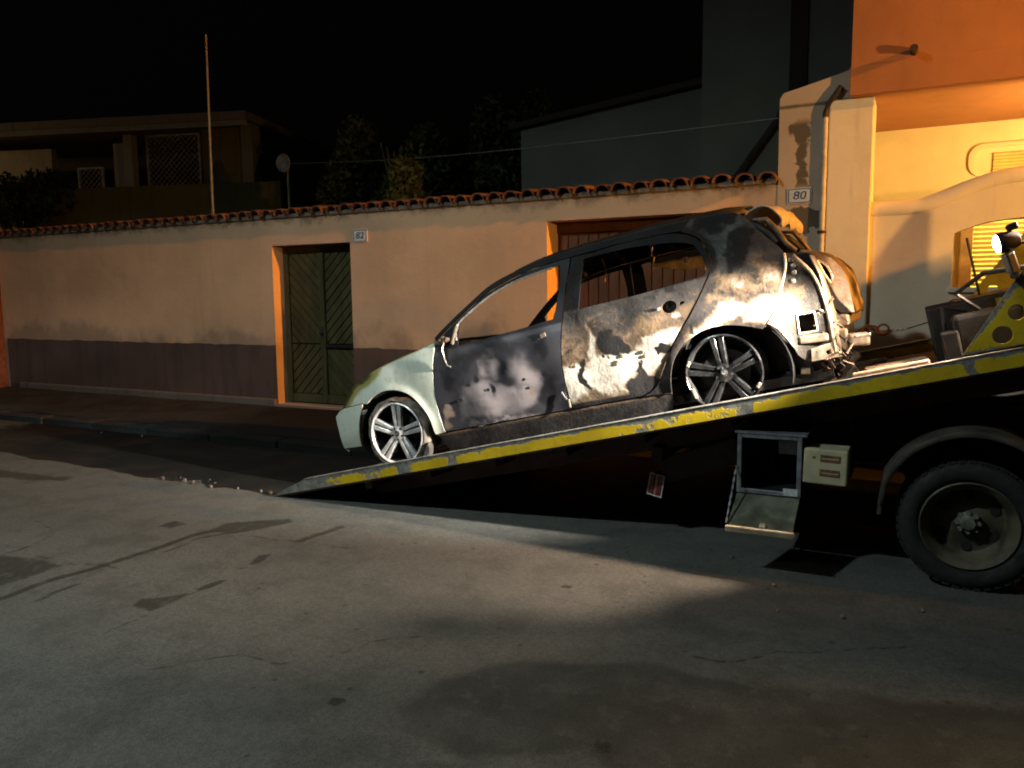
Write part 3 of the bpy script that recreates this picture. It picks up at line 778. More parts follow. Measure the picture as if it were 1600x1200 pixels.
    b = MB().lathe([(.042, -.012), (.042, .012)], (-.785, 7.85, 2.14), 'Z', 14); o = b.build('bracket', M['rustpipe'], dp, 40)
    b = MB().tube([(-.785, 7.85, 3.15), (-.785, 7.85, 3.2), (-.76, 7.85, 3.28), (-.66, 7.86, 3.42)], .026, 10); o = b.build('elbow', M['rustpipe'], dp, 40)
    return h
build_house()
# porch lamp: shaded uplighter on the inner face of the parapet
pl = empty('porch_lamp', (1.75, 8.16, 2.30), label='shaded uplighter behind the porch parapet', cat='lamp')
MB().lathe([(.03, -.10), (.09, -.08), (.13, .02), (.12, .02), (.085, -.06), (0, -.07)], (0, 0, 0), 'Z', 24).build('shade', M['lampbody'], pl, 40)
MB().lathe([(0, .0), (.05, -.01), (.065, -.045), (.03, -.06)], (0, 0, 0), 'Z', 20).build('glass', M['porch_glass'], pl, 60)
MB().bx(-.02, .02, -.10, -.02, -.07, -.03).build('wall_bracket', M['lampbody'], pl)
def lamp_light(name, kind, loc, color, power, parent, radius=.1, aim=None, cone=None, blend=.3):
    L = bpy.data.lights.new(name, kind); L.energy = power; L.color = color; L.shadow_soft_size = radius
    o = bpy.data.objects.new(name, L); COL.objects.link(o); o.parent = parent; o.location = loc
    if aim is not None: o.rotation_euler = Vector(aim).to_track_quat('-Z', 'Y').to_euler()
    if cone: L.spot_size = R(cone); L.spot_blend = blend
    return o
lamp_light('porch_light', 'SPOT', (0, 0, .05), (1.0, .64, .18), PORCH_W, pl, .05, (-.75, 1.0, .75), 130, .5)

# ------------------------------------------------------------------ street lamps beyond the frame
sl = empty('street_lamp', SODIUM_POS, label='amber street lamp on a bracket over the house front', cat='street lamp')
MB().lathe([(.0, .10), (.10, .09), (.17, .03), (.18, 0), (.165, 0), (.15, .03), (0, .07)], (0, 0, .04), 'Z', 24).build('lamp_head', M['lampbody'], sl, 40)
MB().lathe([(0, -.05), (.05, -.04), (.075, 0), (.05, .04), (0, .05)], (0, 0, .03), 'Z', 18).build('bulb', M['sod_glass'], sl, 60)
MB().tube([(0, 0, .13), (0, .3, .25), (0, .9, .2), (0, 1.80, .0)], .028, 10).build('bracket', M['lampbody'], sl, 40)
lamp_light('street_light', 'SPOT', (0, 0, -.06), (1.0, .34, .025), SODIUM_W, sl, .10, Vector((-6.5, 8.1, 2.2))-SODIUM_POS, 39, .85)
sl = empty('street_lamp', (-27.0, 10.6, 6.0), label='distant street lamp beyond the left end of the wall', cat='street lamp')
MB().tube([(0, 0, -6), (0, 0, .05)], [.07, .04], 10).build('pole', M['lampbody'], sl, 40)
MB().lathe([(0, .1), (.12, .06), (.15, 0), (.06, -.06), (0, -.07)], (0, 0, .1), 'Z', 20).build('lamp_head', M['sod_glass'], sl, 50)
lamp_light('street_light', 'POINT', (0, 0, -.12), (1.0, .66, .30), 600, sl, .12)
sl = empty('street_lamp', (COOL_POS.x, COOL_POS.y, 0), label='tall pole street lamp with a pale greenish light across the road', cat='street lamp')
MB().tube([(0, -1.2, 0), (0, -1.2, 3), (0, -1.2, 6.4), (0, -.9, 6.62), (0, -.25, 6.58)], [.08, .065, .05, .035, .03], 12).build('pole', M['lampbody'], sl, 40)
bevel(MB().box((0, 0, 6.56), (.26, .6, .12)).build('lamp_head', M['lampbody'], sl), .03, 3)
MB().box((0, 0, 6.49), (.2, .45, .012)).build('glass', M['cool_glass'], sl)
lamp_light('street_light', 'SPOT', (0, 0, 6.45), (.84, 1.0, .97), COOL_W, sl, .16, (0, .12, -1), 176, .9)

# ------------------------------------------------------------------ things behind the wall
def build_back_house():
    h = empty('terrace_house', (-15.4, 15.3, 0), (0, 0, math.atan2(2.25, 7.2)), label='dim flat-roofed terrace house with lattice panels behind the wall at left', cat='house')
    def bx(name, mat, *a, p=h): return MB().bx(*a).build(name, mat, p)
    bx('wall', M['bg_olive'], -1.15, 0, 0, 5, 0, 5.9)
    bx('corner_pilaster', M['bg_slab'], .002, .3, -.12, .3, 0, 5.95)
    bx('roof_slab', M['bg_slab'], -14, .35, -.5, 5.4, 5.98, 6.18)
    bx('roof_edge', M['bg_pale'], -14, .35, -.46, -.42, 5.84, 5.978)
    bx('terrace_parapet', M['bg_olive'], -5.2, 1.6, -1.35, -1.2, 0, 4.32)
    bx('rear_wall', M['bg_darker'], -14, -1.152, 3, 5, 0, 5.9)
    bx('side_wall', M['bg_slab'], -14, -6.0, .6, .8, 0, 5.7)
    bx('column', M['bg_pale'], -3.32, -3.08, -.1, .14, 4.2, 5.83)
    bx('shutter_door', M['bg_pale'], -3.9, -3.36, .3, .34, 4.2, 5.7)
    def lattice(x0, x1, z0, z1):
        l = empty('lattice_panel', ((x0+x1)/2, 0, z0), parent=h)
        w2, hh = (x1-x0)/2, z1-z0
        f = MB(); f.bx(-w2, -w2+.05, -.03, .03, 0, hh); f.bx(w2-.05, w2, -.03, .03, 0, hh); f.bx(-w2+.05, w2-.05, -.03, .03, 0, .05); f.bx(-w2+.05, w2-.05, -.03, .03, hh-.05, hh)
        f.build('frame', M['lattice'], l)
        src = {}
        for s in (1, -1):
            c = -hh
            while c < 2*w2+hh:
                # line x = -w2 + c + s*z (s=1) or mirrored
                pts = []
                for z in np.linspace(0, hh, 40):
                    x = -w2+c+z if s > 0 else w2-c-z
                    if abs(x) < w2-.03: pts.append((x, z))
                if len(pts) > 3:
                    a, b2 = pts[0], pts[-1]
                    MB().bar((a[0], -.012*s, a[1]), (b2[0], -.012*s, b2[1]), .012, .022, (0, 1, 0)).build('slat', M['lattice'], l)
                c += .15
    lattice(-2.72, -1.2, 4.3, 5.8); lattice(-4.75, -4.0, 4.3, 5.05)
build_back_house()
def leaf_crown(name, parent, mat, c, rad, n, size, seed, blobs=9):
    g = np.random.default_rng(seed); V = []; F = []
    cen = []
    for k in range(blobs):
        d = g.normal(size=3); d /= np.linalg.norm(d); cen.append(np.array(c)+d*np.array(rad)*g.uniform(.25, .8)); 
    cen = np.array(cen); br = g.uniform(.28, .52, blobs)
    for i in range(n):
        k = g.integers(blobs); d = g.normal(size=3); d /= np.linalg.norm(d)
        p = cen[k]+d*np.array(rad)*br[k]*g.uniform(.35, 1.05)**.6
        a = g.normal(size=3); a /= np.linalg.norm(a); b2 = np.cross(a, g.normal(size=3)); b2 /= np.linalg.norm(b2); s = size*g.uniform(.6, 1.3)
        m = len(V); V += [p-a*s, p+b2*s*.4, p+a*s, p-b2*s*.4]; F.append((m, m+1, m+2, m+3))
    o = mobj(name, V, F, mat, parent); o['kind'] = 'stuff'; return o
def tree(x, y, h, rad, n, seed, label, mat='leaf', size=.09, name='tree'):
    t = empty(name, (x, y, 0), label=label, cat='tree' if name == 'tree' else 'shrub')
    r = random.Random(seed); zt = h-rad[2]*1.1
    pts = [(0, 0, -.1), (r.uniform(-.05, .05), 0, zt*.4), (r.uniform(-.12, .12), .05, zt*.8), (0, 0, zt*1.1)]
    b = MB().tube(pts, [.12, .10, .08, .05], 10)
    for k in range(5):
        a = r.uniform(0, 6.28); b.tube([(0, 0, zt*.75+k*.1), (rad[0]*.4*math.cos(a), rad[1]*.4*math.sin(a), zt+.2), (rad[0]*.75*math.cos(a), rad[1]*.75*math.sin(a), zt+.5+.3*r.random())], [.045, .03, .012], 6)
    b.build('trunk', M['bark'], t, 60)
    leaf_crown('crown', t, M[mat], (0, 0, h-rad[2]), rad, n, size, seed)
tree(-10.3, 13.6, 5.5, (1.0, 1.0, 1.6), 5200, 11, 'dark pointed tree behind the wall left of centre')
tree(-8.3, 13.0, 5.1, (.9, .9, 1.4), 4200, 12, 'loose dark tree behind the wall at the middle')
tree(-6.7, 13.2, 5.3, (1.0, 1.0, 1.5), 4200, 13, 'dark tree behind the wall nearest the tall building')
tree(-7.2, 10.4, 3.75, (.42, .42, .55), 2200, 14, 'small yellow-green shrub showing just above the tiled coping', 'leaf_warm', .07, 'shrub')
tree(-19.6, 12.2, 5.3, (1.6, .9, 1.5), 5200, 15, 'wide black shrub in front of the terrace house', 'leaf', .1, 'shrub')
o = MB().tube([(-9.72, 9.0, 5.55), (-9.745, 9.0, 4.2), (-9.77, 9.0, 2.4), (-9.78, 9.0, 0)], [.014, .017, .020, .022], 10).build('mast', M['mast'], None, 40)
tag(o, 'thin bare metal mast rising above the wall at left', 'mast')
sd = empty('satellite_dish', (-11.9, 13.0, 2.6), label='small round satellite dish above the wall coping', cat='satellite dish')
MB().tube([(0, .05, 0), (0, .05, 1.75)], .025, 8).build('pole', M['mast'], sd, 40)
prof = [(r, .08*(r/.19)**2) for r in np.linspace(0, .19, 7)]
dm = MB().lathe([(r, -.0-t) for r, t in prof]+[(r, .012-t) for r, t in prof[::-1]], (0, 0, 0), 'Y', 28).build('dish', M['dish'], sd, 50); dm.location = (0, -.02, 1.78)
MB().tube([(0, -.05, 1.56), (.02, -.3, 1.66), (.02, -.33, 1.78)], .01, 6).build('feed_arm', M['mast'], sd, 40)
pts = [(-11.9+t*(11.9-1.25), 13.0-t*(13.0-8.15), 4.38+t*(3.26-4.38)-.10*math.sin(math.pi*t)) for t in np.linspace(0, 1, 24)]
tag(MB().tube(pts, .006, 5).build('overhead_cable', M['mast'], None, 40), 'thin cable strung from the pier back over the garden', 'cable')
# tall dim building and its lean-to behind the pier
tb = empty('rear_building', (-1.8, 11.5, 0), label='tall dim green-grey building rising behind the peeling pier', cat='building')
MB().bx(-1.0, 3.5, 0, 4, 0, 11).build('wall', M['bg_dark'], tb)
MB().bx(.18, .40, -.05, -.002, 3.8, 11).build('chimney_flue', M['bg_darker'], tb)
MB().add([(-4.0, .3, 0), (-1.002, .3, 0), (-1.002, .3, 4.55), (-4.0, .3, 4.25), (-4.0, 3.5, 0), (-1.002, 3.5, 0), (-1.002, 3.5, 4.75), (-4.0, 3.5, 4.45)],
    [(0,1,2,3),(5,4,7,6),(3,2,6,7),(4,0,3,7),(1,5,6,2)]).build('lean_to', M['bg_dark'], tb)
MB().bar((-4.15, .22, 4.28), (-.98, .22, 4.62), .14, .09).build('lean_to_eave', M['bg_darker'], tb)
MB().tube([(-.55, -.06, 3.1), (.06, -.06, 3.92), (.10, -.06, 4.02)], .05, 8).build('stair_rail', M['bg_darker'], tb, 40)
o = MB().bx(-60, 60, 8.3, 60, -.1, .02).build('garden_ground', M['soil'], None); o['kind'] = 'structure'

# ------------------------------------------------------------------ tow truck
BP = math.atan(.2404); CB, SB = math.cos(BP), math.sin(BP)
def B(s, y, h): return Vector((-4.555+s*CB-h*SB, y, s*SB+h*CB))
RY0, RY1 = 4.66, 4.70          # near side rail
FY = 7.02                      # far side
BL = 5.75                      # bed length
def bbox(mb, s0, s1, y0, y1, h0, h1):
    V = [B(s, y, h) for h in (h0, h1) for (s, y) in ((s0, y0), (s1, y0), (s1, y1), (s0, y1))]
    return mb.add(V, [(0,3,2,1),(4,5,6,7),(0,1,5,4),(1,2,6,5),(2,3,7,6),(3,0,4,7)])
def build_truck():
    t = empty('tow_truck', (.31, 5.86, 0), label='yellow-railed flatbed tow truck with its bed tilted to the road', cat='truck')
    T0 = -Vector((.31, 5.86, 0))
    def P(o): o.location = o.location+T0; return o
    # side rails: sheet face with worn yellow paint, chamfered at the tip, steel lip on top
    def wearf(Pt):
        s, h = Pt[:, 0], Pt[:, 1]
        w = .31+.12*np.sin(s*2.3)+.9*np.clip((.62-s)/.25, 0, 1)
        w = np.maximum(w, .75*np.clip((h-.066)/.016, 0, 1))
        for c, wd, a in ((1.33, .09, .85), (1.75, .05, .75), (2.0, .06, .5), (3.82, .05, .75), (4.98, .045, .8), (4.35, .10, .4)):
            w = np.maximum(w, a*np.exp(-((s-c)/wd)**2))
        w = np.maximum(w, .35*np.clip((.02-h)/.015, 0, 1))
        return {'wear': w}
    outl = [(0.02, .0), (BL, 0), (BL, .085), (.36, .085), (.10, .028)]
    for (ya, yb) in ((RY0, RY1), (FY, FY+.04)):
        P(panel('side_rail', outl, [], lambda a, c: B(a, ya, c), (0, .04, 0), M['yellow'], t, grid=.03, smooth=None, attrf=wearf))
        m = MB(); bbox(m, .36, BL, ya-.004, yb+.02, .0855, .0925); P(bevel(m.build('rail_lip', M['rail_top'], t), .002))
    m = MB(); bbox(m, .12, BL, RY1+.001, FY-.001, -.02, .0); P(m.build('deck', M['deck'], t))
    src = None
    for k in range(18):       # pressed anti-slip ridges
        m = MB(); bbox(m, .5+k*.29, .515+k*.29, RY1+.12, FY-.12, .0005, .008); P(m.build('deck_ridge', M['deck'], t))
    for y in (5.02, 6.60):
        m = MB(); bbox(m, .75, BL, y, y+.10, -.17, -.021); P(bevel(m.build('bed_beam', M['redframe'], t), .006))
    src = None
    for k in range(9):
        m = MB(); bbox(m, .9+k*.55, .96+k*.55, RY1+.02, 5.018, -.075, -.021); P(m.build('cross_member', M['redframe'], t))
    # chassis
    for y in (5.42, 6.22):
        m = MB(); m.bx(-1.55, 4.2, y, y+.08, .52, .70); P(bevel(m.build('chassis_rail', M['chassis'], t), .006))
    m = MB(); m.bx(-1.5, -1.42, 4.95, 6.75, .50, .60); P(bevel(m.build('rear_bar', M['chassis'], t), .01))
    for (x0, z) in ((-1.0, .62), (-.2, .62), (1.0, .62)):
        m = MB(); m.bx(x0, x0+.07, 5.502, 6.218, z-.06, z+.06); P(m.build('cross_member', M['chassis'], t))
    m = MB().tube([(-.9, 5.75, .6), (.3, 5.75, .85)], .055, 14).tube([(.3, 5.75, .85), (1.1, 5.75, 1.02)], .035, 12); P(m.build('tilt_cylinder', M['aluminium'], t, 40))
    # dark sub-frame skirt closing the view between bed and chassis
    m = MB(); m.bx(-.5, 3.0, 5.30, 5.34, .62, .92); P(m.build('subframe_plate', M['chassis'], t))
    m = MB(); m.bx(-.95, -.3, 5.2, 5.42, .45, .95); P(m.build('battery_box', M['chassis'], t))
    m = MB(); m.bx(-1.3, 2.0, 6.88, 6.92, .22, .80); P(m.build('far_side_blocker', M['chassis'], t))  # added dark panel hiding the lamp-lit strip beyond the truck
    # rear lamp cluster on its arm
    tl = empty('tail_lamp', (-1.48, 5.0, .33), (0, R(9), R(-8)), parent=t); P(tl)
    bevel(MB().box((0, .04, 0), (.10, .07, .15)).build('housing', M['chassis'], tl), .01)
    f = MB(); f.box((0, -.002, .073), (.104, .012, .006)); f.box((0, -.002, -.073), (.104, .012, .006)); f.box((.050, -.002, 0), (.006, .012, .14)); f.box((-.050, -.002, 0), (.006, .012, .14)); f.build('frame', M['sticker'], tl)
    for (dx, mt, w) in ((-.03, 'red_lens', .03), (.002, 'pink_lens', .022), (.03, 'red_lens', .024)):
        MB().box((dx, 0, 0), (w, .012, .13)).build('lens', LENS[mt], tl)
    m = MB().bar((-1.45, 5.04, .42), (-.93, 5.0, .62), .05, .17); P(bevel(m.build('lamp_arm', M['chassis'], t), .01))
    m = MB().bar((-1.42, 5.03, .46), (-1.05, 5.0, .60), .012, .10); 
    # toolbox, open, with its flap hanging on a chain
    tb2 = empty('toolbox', (-.72, 4.72, .41), parent=t); P(tb2)
    w2, hh, dp = .178, .36, .42
    m = MB(); m.bx(-w2, w2, dp-.01, dp, 0, hh); m.bx(-w2, -w2+.01, .012, dp-.01, 0, hh); m.bx(w2-.01, w2, .012, dp-.01, 0, hh); m.bx(-w2+.01, w2-.01, .012, dp-.01, 0, .01); m.bx(-w2+.01, w2-.01, .012, dp-.01, hh-.01, hh); m.build('shell', M['chassis'], tb2)
    f = MB(); f.bx(-w2-.004, -w2+.022, -.006, .011, .0, hh); f.bx(w2-.022, w2+.004, -.006, .011, 0, hh); f.bx(-w2+.0221, w2-.0221, -.006, .011, 0, .028); f.bx(-w2+.0221, w2-.0221, -.006, .011, hh-.026, hh)
    bevel(f.build('front_frame', M['aluminium'], tb2), .004)
    m = MB(); m.bx(-w2-.02, w2+.03, -.012, dp, hh+.0005, hh+.012); m.build('lid_trim', M['aluminium'], tb2)
    MB().bx(.03, .14, .16, .165, .22, .30).build('inner_plate', M['aluminium'], tb2)
    MB().bx(.085, .165, -.011, -.0065, .008, .05).build('sticker', M['sticker'], tb2)
    src = None
    for k in range(5):   # stacked tools and straps deep inside
        MB().bx(-.14+k*.055, -.12+k*.055, .3+.02*(k % 2), .33+.02*(k % 2), .012, .12+.04*((k*7) % 3)).build('tool_handle', M['black_char'], tb2)
    fl = empty('flap', (0, -.01, .0), (R(26), 0, 0), parent=tb2)
    bevel(MB().bx(-w2, w2, -.30, -.002, -.016, 0).build('flap_panel', M['lid'], fl), .004)
    bevel(MB().bx(-w2-.008, w2+.008, -.318, -.302, -.030, .012).build('flap_lip', M['lid_edge'], fl), .005)
    MB().bx(.0, .03, -.30, -.27, .001, .022).build('latch', M['bright_metal'], fl)
    ch = []
    for k in range(15):
        u = k/14; ch.append((-w2-.005, -.285*u*.93-.01, .16*(1-u)-.11*u+.0))
    m = MB()
    for k in range(14):
        a, b2 = Vector(ch[k]), Vector(ch[k+1]); m.bar(a, b2+(b2-a)*.25, .004 if k % 2 else .011, .011 if k % 2 else .004, (1, 0, 0))
    o = m.build('chain', M['aluminium'], tb2)
    # cream box with two labels
    cb = empty('cream_box', (-.415, 4.72, .50), (0, R(1.5), 0), parent=t); P(cb)
    bevel(MB().bx(-.118, .118, 0, .22, 0, .205).build('case', M['cream'], cb), .012, 3)
    for z in (.155, .072): 
        MB().bx(-.028, .078, -.0045, -.0005, z-.019, z+.019).build('label_strip', M['redlabel'], cb)
        MB().bx(-.020, .070, -.0055, -.0046, z-.003, z+.001).build('print_line', M['cream'], cb)
    MB().add([(-.075, -.003, .156), (-.055, -.003, .164), (-.055, -.003, .148)], [(0, 1, 2)]).build('arrow', M['ink'], cb)
    # mudguard over the rear wheel
    cx, cz, rr = .315, .36, .505
    V = []; F = []; N = 22
    for i in range(N+1):
        a = R(172-i*(172-8)/N); r2 = rr*(1.0 if i > 1 else .97)
        for (y, dr) in ((4.655, -.025), (4.665, .0), (5.16, .0), (5.17, -.02)):
            V.append((cx+(r2+dr)*math.cos(a)*.93, y, cz+(r2+dr)*math.sin(a)))
    for i in range(N):
        for j in range(3): F.append((i*4+j, i*4+j+1, (i+1)*4+j+1, (i+1)*4+j))
    o = MB().add(V, F).build('mudguard', M['guard'], t, 50); sm = o.modifiers.new('thick', 'SOLIDIFY'); sm.thickness = .012; P(o)
    m = MB(); m.box((-.115, 4.76, .47), (.022, .2, .19), (0, R(6), 0)); P(bevel(m.build('mud_flap', M['guard'], t), .006))
    # wheels: dual rear
    def wheel(y, xx=.31):
        w = empty('wheel', (xx, y, .348), parent=t); P(w)
        ty = [(.235, .02), (.255, -.004), (.29, -.012), (.322, -.006), (.338, .012), (.345, .03), (.345, .165), (.338, .185), (.31, .2), (.24, .19)]
        MB().lathe(ty, (0, 0, 0), 'Y', 64).build('tyre', M['tyre'], w, 45)
        src = None
        for k in range(44):
            a = 2*math.pi*k/44
            if src is None: o = src = bevel(MB().box((0, 0, 0), (.014, .045, .034)).build('tread_block', M['tyre'], w), .004)
            else: o = inst(src, 'tread_block', parent=w)
            o.location = (.3435*math.cos(a), .028, .3435*math.sin(a)); o.rotation_euler = (0, -a, .25)
        rm = [(.236, .018), (.240, .002), (.232, -.004), (.222, .006), (.205, .03), (.192, .05), (.186, .115), (.172, .135), (.10, .128), (.085, .118), (.0, .118)]
        MB().lathe(rm, (0, 0, 0), 'Y', 56).build('rim', M['truckrim'], w, 40)
        src = None
        for k in range(6):
            a = 2*math.pi*k/6+.5
            if src is None: o = src = MB().lathe([(0, -.002), (.026, -.002), (.026, .004)], (0, 0, 0), 'Y', 14).build('hand_hole', M['dark_gap'], w)
            else: o = inst(src, 'hand_hole', parent=w)
            o.location = (.142*math.cos(a), .127, .142*math.sin(a))
        MB().lathe([(0, .055), (.035, .055), (.042, .07), (.052, .085), (.058, .118)], (0, 0, 0), 'Y', 8).build('hub', M['hub'], w, 30)
        src = None
        for k in range(8):
            a = 2*math.pi*k/8
            if src is None: o = src = MB().lathe([(0, -.03), (.011, -.03), (.013, 0)], (0, 0, 0), 'Y', 6).build('wheel_nut', M['hub'], w)
            else: o = inst(src, 'wheel_nut', parent=w)
            o.location = (.052*math.cos(a), .10, .052*math.sin(a))
    wheel(4.72); wheel(4.95); wheel(6.55)
    m = MB().tube([(.31, 4.9, .348), (.31, 6.8, .348)], .06, 12); P(m.build('axle', M['chassis'], t, 40))
    # yellow side plates of the headboard with lightening holes
    pl = [(4.86, .094), (BL, .094), (BL, 1.12), (5.48, 1.12)]
    def W2(x, z): # world x,z -> bed s,h
        dx, dz = x+4.555, z; return (dx*CB+dz*SB, -dx*SB+dz*CB)
    out = [W2(.235, 1.262), W2(1.05, 1.46), W2(1.05, 2.40), W2(.98, 2.40), W2(.45, 1.655)]
    def circ(x, z, r): s, h = W2(x, z); return [(s+r*math.cos(2*math.pi*k/22), h+r*math.sin(2*math.pi*k/22)) for k in range(22)]
    hl = [circ(.405, 1.37, .046), circ(.46, 1.485, .040), circ(.53, 1.60, .036), circ(.62, 1.50, .045)]
    def pw(Pt): return {'wear': .16+.55*np.clip((.05-np.minimum.reduce([np.abs(segdist(Pt, out))]))/.05, 0, 1)*.8}
    for ya in (RY0+.002, FY+.0):
        P(panel('side_plate', out, hl, lambda a, c: B(a, ya, c), (0, .03, 0), M['yellow'], t, grid=.035, smooth=None, attrf=pw))
    m = MB(); bbox(m, 5.62, 5.68, RY1, FY-.002, .1, .36); P(m.build('headboard', M['yellow_plain'], t))
    # winch across the front of the bed
    a0 = B(5.0, 5.45, .22); a1 = B(5.0, 6.3, .22)
    P(MB().tube([a0, a1], .085, 18).build('winch_drum', M['chassis'], t, 40))
    src = None
    for k in range(16):
        c = a0.lerp(a1, (k+.5)/16); P(MB().lathe([(.082, -.014), (.094, 0), (.082, .014)], c, 'Y', 18).build('cable_turn', M['scorched'], t, 50))
    for y in (5.40, 6.32):
        m = MB(); bbox(m, 4.84, 5.2, y-.02, y+.02, .0, .36); P(bevel(m.build('winch_cheek', M['chassis'], t), .01))
    m = MB(); bbox(m, 4.95, 5.3, 5.12, 5.36, .05, .30); P(bevel(m.build('winch_motor', M['chassis'], t), .03, 3))
    m = MB(); bbox(m, 5.0, 5.34, 5.42, 6.3, .34, .37); o = m.build('winch_cover', M['chassis'], t); P(o)
    m = MB().tube([B(5.1, 5.2, .3), B(5.0, 5.15, .42), B(5.15, 5.1, .5), B(5.35, 5.0, .48)], .014, 8).tube([B(5.05, 5.3, .3), B(4.92, 5.3, .36), B(4.9, 5.28, .1)], .012, 8); P(m.build('hydraulic_hose', M['chassis'], t, 50))
    m = MB(); bbox(m, 4.88, 4.97, 5.02, 5.30, .0, .22); P(bevel(m.build('valve_block', M['chassis'], t), .012))
    m = MB().tube([B(5.12, 5.3, .38), B(5.12, 5.3, .72)], .008, 6); P(m.build('control_lever', M['chassis'], t, 40))
    # cab, beyond the right edge of the picture
    cbn = empty('cab', (3.2, 5.86, .6), parent=t); P(cbn)
    prof = [(-1.25, -.1), (1.35, -.1), (1.40, .45), (1.18, 1.05), (.70, 1.72), (-1.05, 1.76), (-1.25, 1.6)]
    win = [(-.35, .92), (.95, .92), (.58, 1.52), (-.35, 1.54)]
    for sg in (-1, 1): panel('cab_side', prof, [win], lambda a, c2: (a, sg*(1.0-.06*max(0, c2-.8)), c2), (0, -sg*.03, 0), M['yellow_plain'], cbn, smooth=None)
    V = [(a, y, c2) for (a, c2) in prof for y in (-.968, .968)]; n = len(prof)
    MB().add(V, [(2*i, 2*i+1, 2*((i+1) % n)+1, 2*((i+1) % n)) for i in range(n)]).build('cab_shell', M['yellow_plain'], cbn)
    for sg in (-1, 1): MB().box((.29, sg*.955, 1.22), (1.28, .01, .62)).build('side_glass', M['dark_gap'], cbn)
    for sg in (-1, 1): MB().lathe([(0, 0), (.2, 0), (.34, -.02), (.345, .18), (.2, .2)], (.55, sg*.9-.09, -.25), 'Y', 40).build('front_wheel', M['tyre'], cbn, 40)
    bc = empty('beacon', (0.0, -.75, 1.76), parent=cbn)
    MB().lathe([(0, 0), (.09, 0), (.09, .04), (0, .04)], (0, 0, 0), 'Z', 20).build('beacon_base', M['chassis'], bc, 40)
    MB().lathe([(.075, .041), (.078, .12), (.06, .19), (0, .21)], (0, 0, 0), 'Z', 20).build('beacon_dome', M['amber_glass'], bc, 50)
    lamp_light('beacon_light', 'POINT', (0, 0, .29), (1.0, .50, .12), BEACON_W, bc, .06)
    rl = empty('rear_flood_lamp', (1.12, 4.98, 2.40), parent=t); P(rl)
    raim = Vector((-.80, -.17, -.57)).normalized()
    MB().tube([(.06, 0, -1.05), (.06, 0, -.02)], .022, 10).build('post', M['chassis'], rl, 40)
    ho = bevel(MB().box((0, 0, .03), (.14, .10, .07)).build('lamp_housing', M['chassis'], rl), .01); ho.rotation_euler = raim.to_track_quat('-Z', 'Y').to_euler()
    gl = MB().box((0, 0, -.008), (.12, .085, .006)).build('lamp_glass', M['flood_glass'], rl); gl.rotation_euler = ho.rotation_euler
    lamp_light('rear_flood_light', 'SPOT', raim*.03, (1.0, .72, .52), REAR_W, rl, .07, raim, 50, .7)
    # work lamp clamped to the side plate, turned on the car
    wl = empty('work_lamp', (.372, 4.54, 1.825), (0, 0, 0), parent=t); P(wl)
    aim = Vector((-.905, .20, -.35)).normalized(); q = Vector((-.95, -.16, -.26)).to_track_quat('-Z', 'Y').to_euler()
    hd = bevel(MB().lathe([(0, .075), (.034, .07), (.047, .035), (.052, -.01), (.050, -.024), (.044, -.024)], (0, 0, 0), 'Z', 24).build('lamp_body', M['chassis'], wl, 40), .002); hd.rotation_euler = q
    ln = MB().lathe([(0, -.040), (.022, -.038), (.040, -.030), (.0465, -.016)], (0, 0, 0), 'Z', 24).build('lens', M['lens'], wl, 60); ln.rotation_euler = q
    hb = bevel(MB().box((.035, .02, .075), (.05, .05, .035), (0, R(-25), 0)).build('handle', M['chassis'], wl), .008)
    bevel(MB().bar((.02, 0, -.05), (.055, .02, -.145), .05, .045).build('stem', M['lampbody'], wl), .008)
    bevel(MB().bar((.055, .0, -.15), (.075, .15, -.16), .04, .03).build('clamp_arm', M['lampbody'], wl), .006)
    MB().tube([(.06, 0, -.01), (.10, 0, .005), (.14, .01, -.02), (.19, .03, -.025), (.26, .03, -.06)], .007, 8).build('wire', M['chassis'], wl, 60)
    lamp_light('work_light', 'SPOT', Vector((0, 0, 0))+aim*.06, (1.0, .90, .76), WORK_W, wl, .04, aim, 45, 1.0)
    return t
LENS = {'red_lens': plain('tail_red', (.14, .02, .02), .3, 0, .3, 30, 0), 'pink_lens': plain('tail_pink', (.30, .10, .09), .3, 0, .2, 30, 0)}
def _yp():
    t = NT('dull_yellow_panel'); c = t.mix(t.ramp(t.noise(6, 6), .35, .7), (.42, .31, .015), (.30, .22, .03)); return t.fin(c, .55, 0, .4)
M['yellow_plain'] = _yp()
build_truck()

# ------------------------------------------------------------------ burnt hatchback
# car frame: x rearward from the front axle, y across (negative = side facing us), z up from the axle
def _smooth(xs, ys, lo, hi, sig):
    g = np.linspace(lo, hi, 900); y = np.interp(g, xs, ys); k = int(sig/(g[1]-g[0])); ker = np.exp(-.5*(np.arange(-3*k, 3*k+1)/k)**2); ker /= ker.sum()
    return g, np.convolve(np.pad(y, 3*k, mode='edge'), ker, 'valid')
HV = _smooth([-.3, -.12, 0, .2, .35, .5, .62, .72, 1.0, 1.1, 1.2], [.80, .84, .865, .878, .875, .855, .82, .78, .655, .60, .50], -.4, 1.3, .03)
HU = _smooth([-.85, -.7, -.5, -.2, .4, 2.5, 2.9, 3.15, 3.4], [.62, .70, .78, .84, .88, .88, .865, .83, .76], -1.0, 3.6, .08)
def hw(u, v):
    h = float(np.interp(v, *HV))*float(np.interp(u, *HU))/.88
    for cx in (-.03, 2.62):
        r = math.hypot(u-cx, v+.02); h += .016*math.exp(-((r-.375)/.035)**2)*(1 if v > -.08 else 0)
    h += .006*math.exp(-((v-.13)/.012)**2)*(1 if .5 < u < 2.2 else 0)      # rubbing crease along the doors
    h -= .005*math.exp(-((v-.545)/.02)**2)*(1 if .5 < u < 2.9 else 0)
    return h
def warp(u, v, a=.004): return a*(math.sin(7.3*u+1.1)*math.cos(9.1*v)+.6*math.sin(17*u+5*v)+.4*math.cos(23*v-11*u))
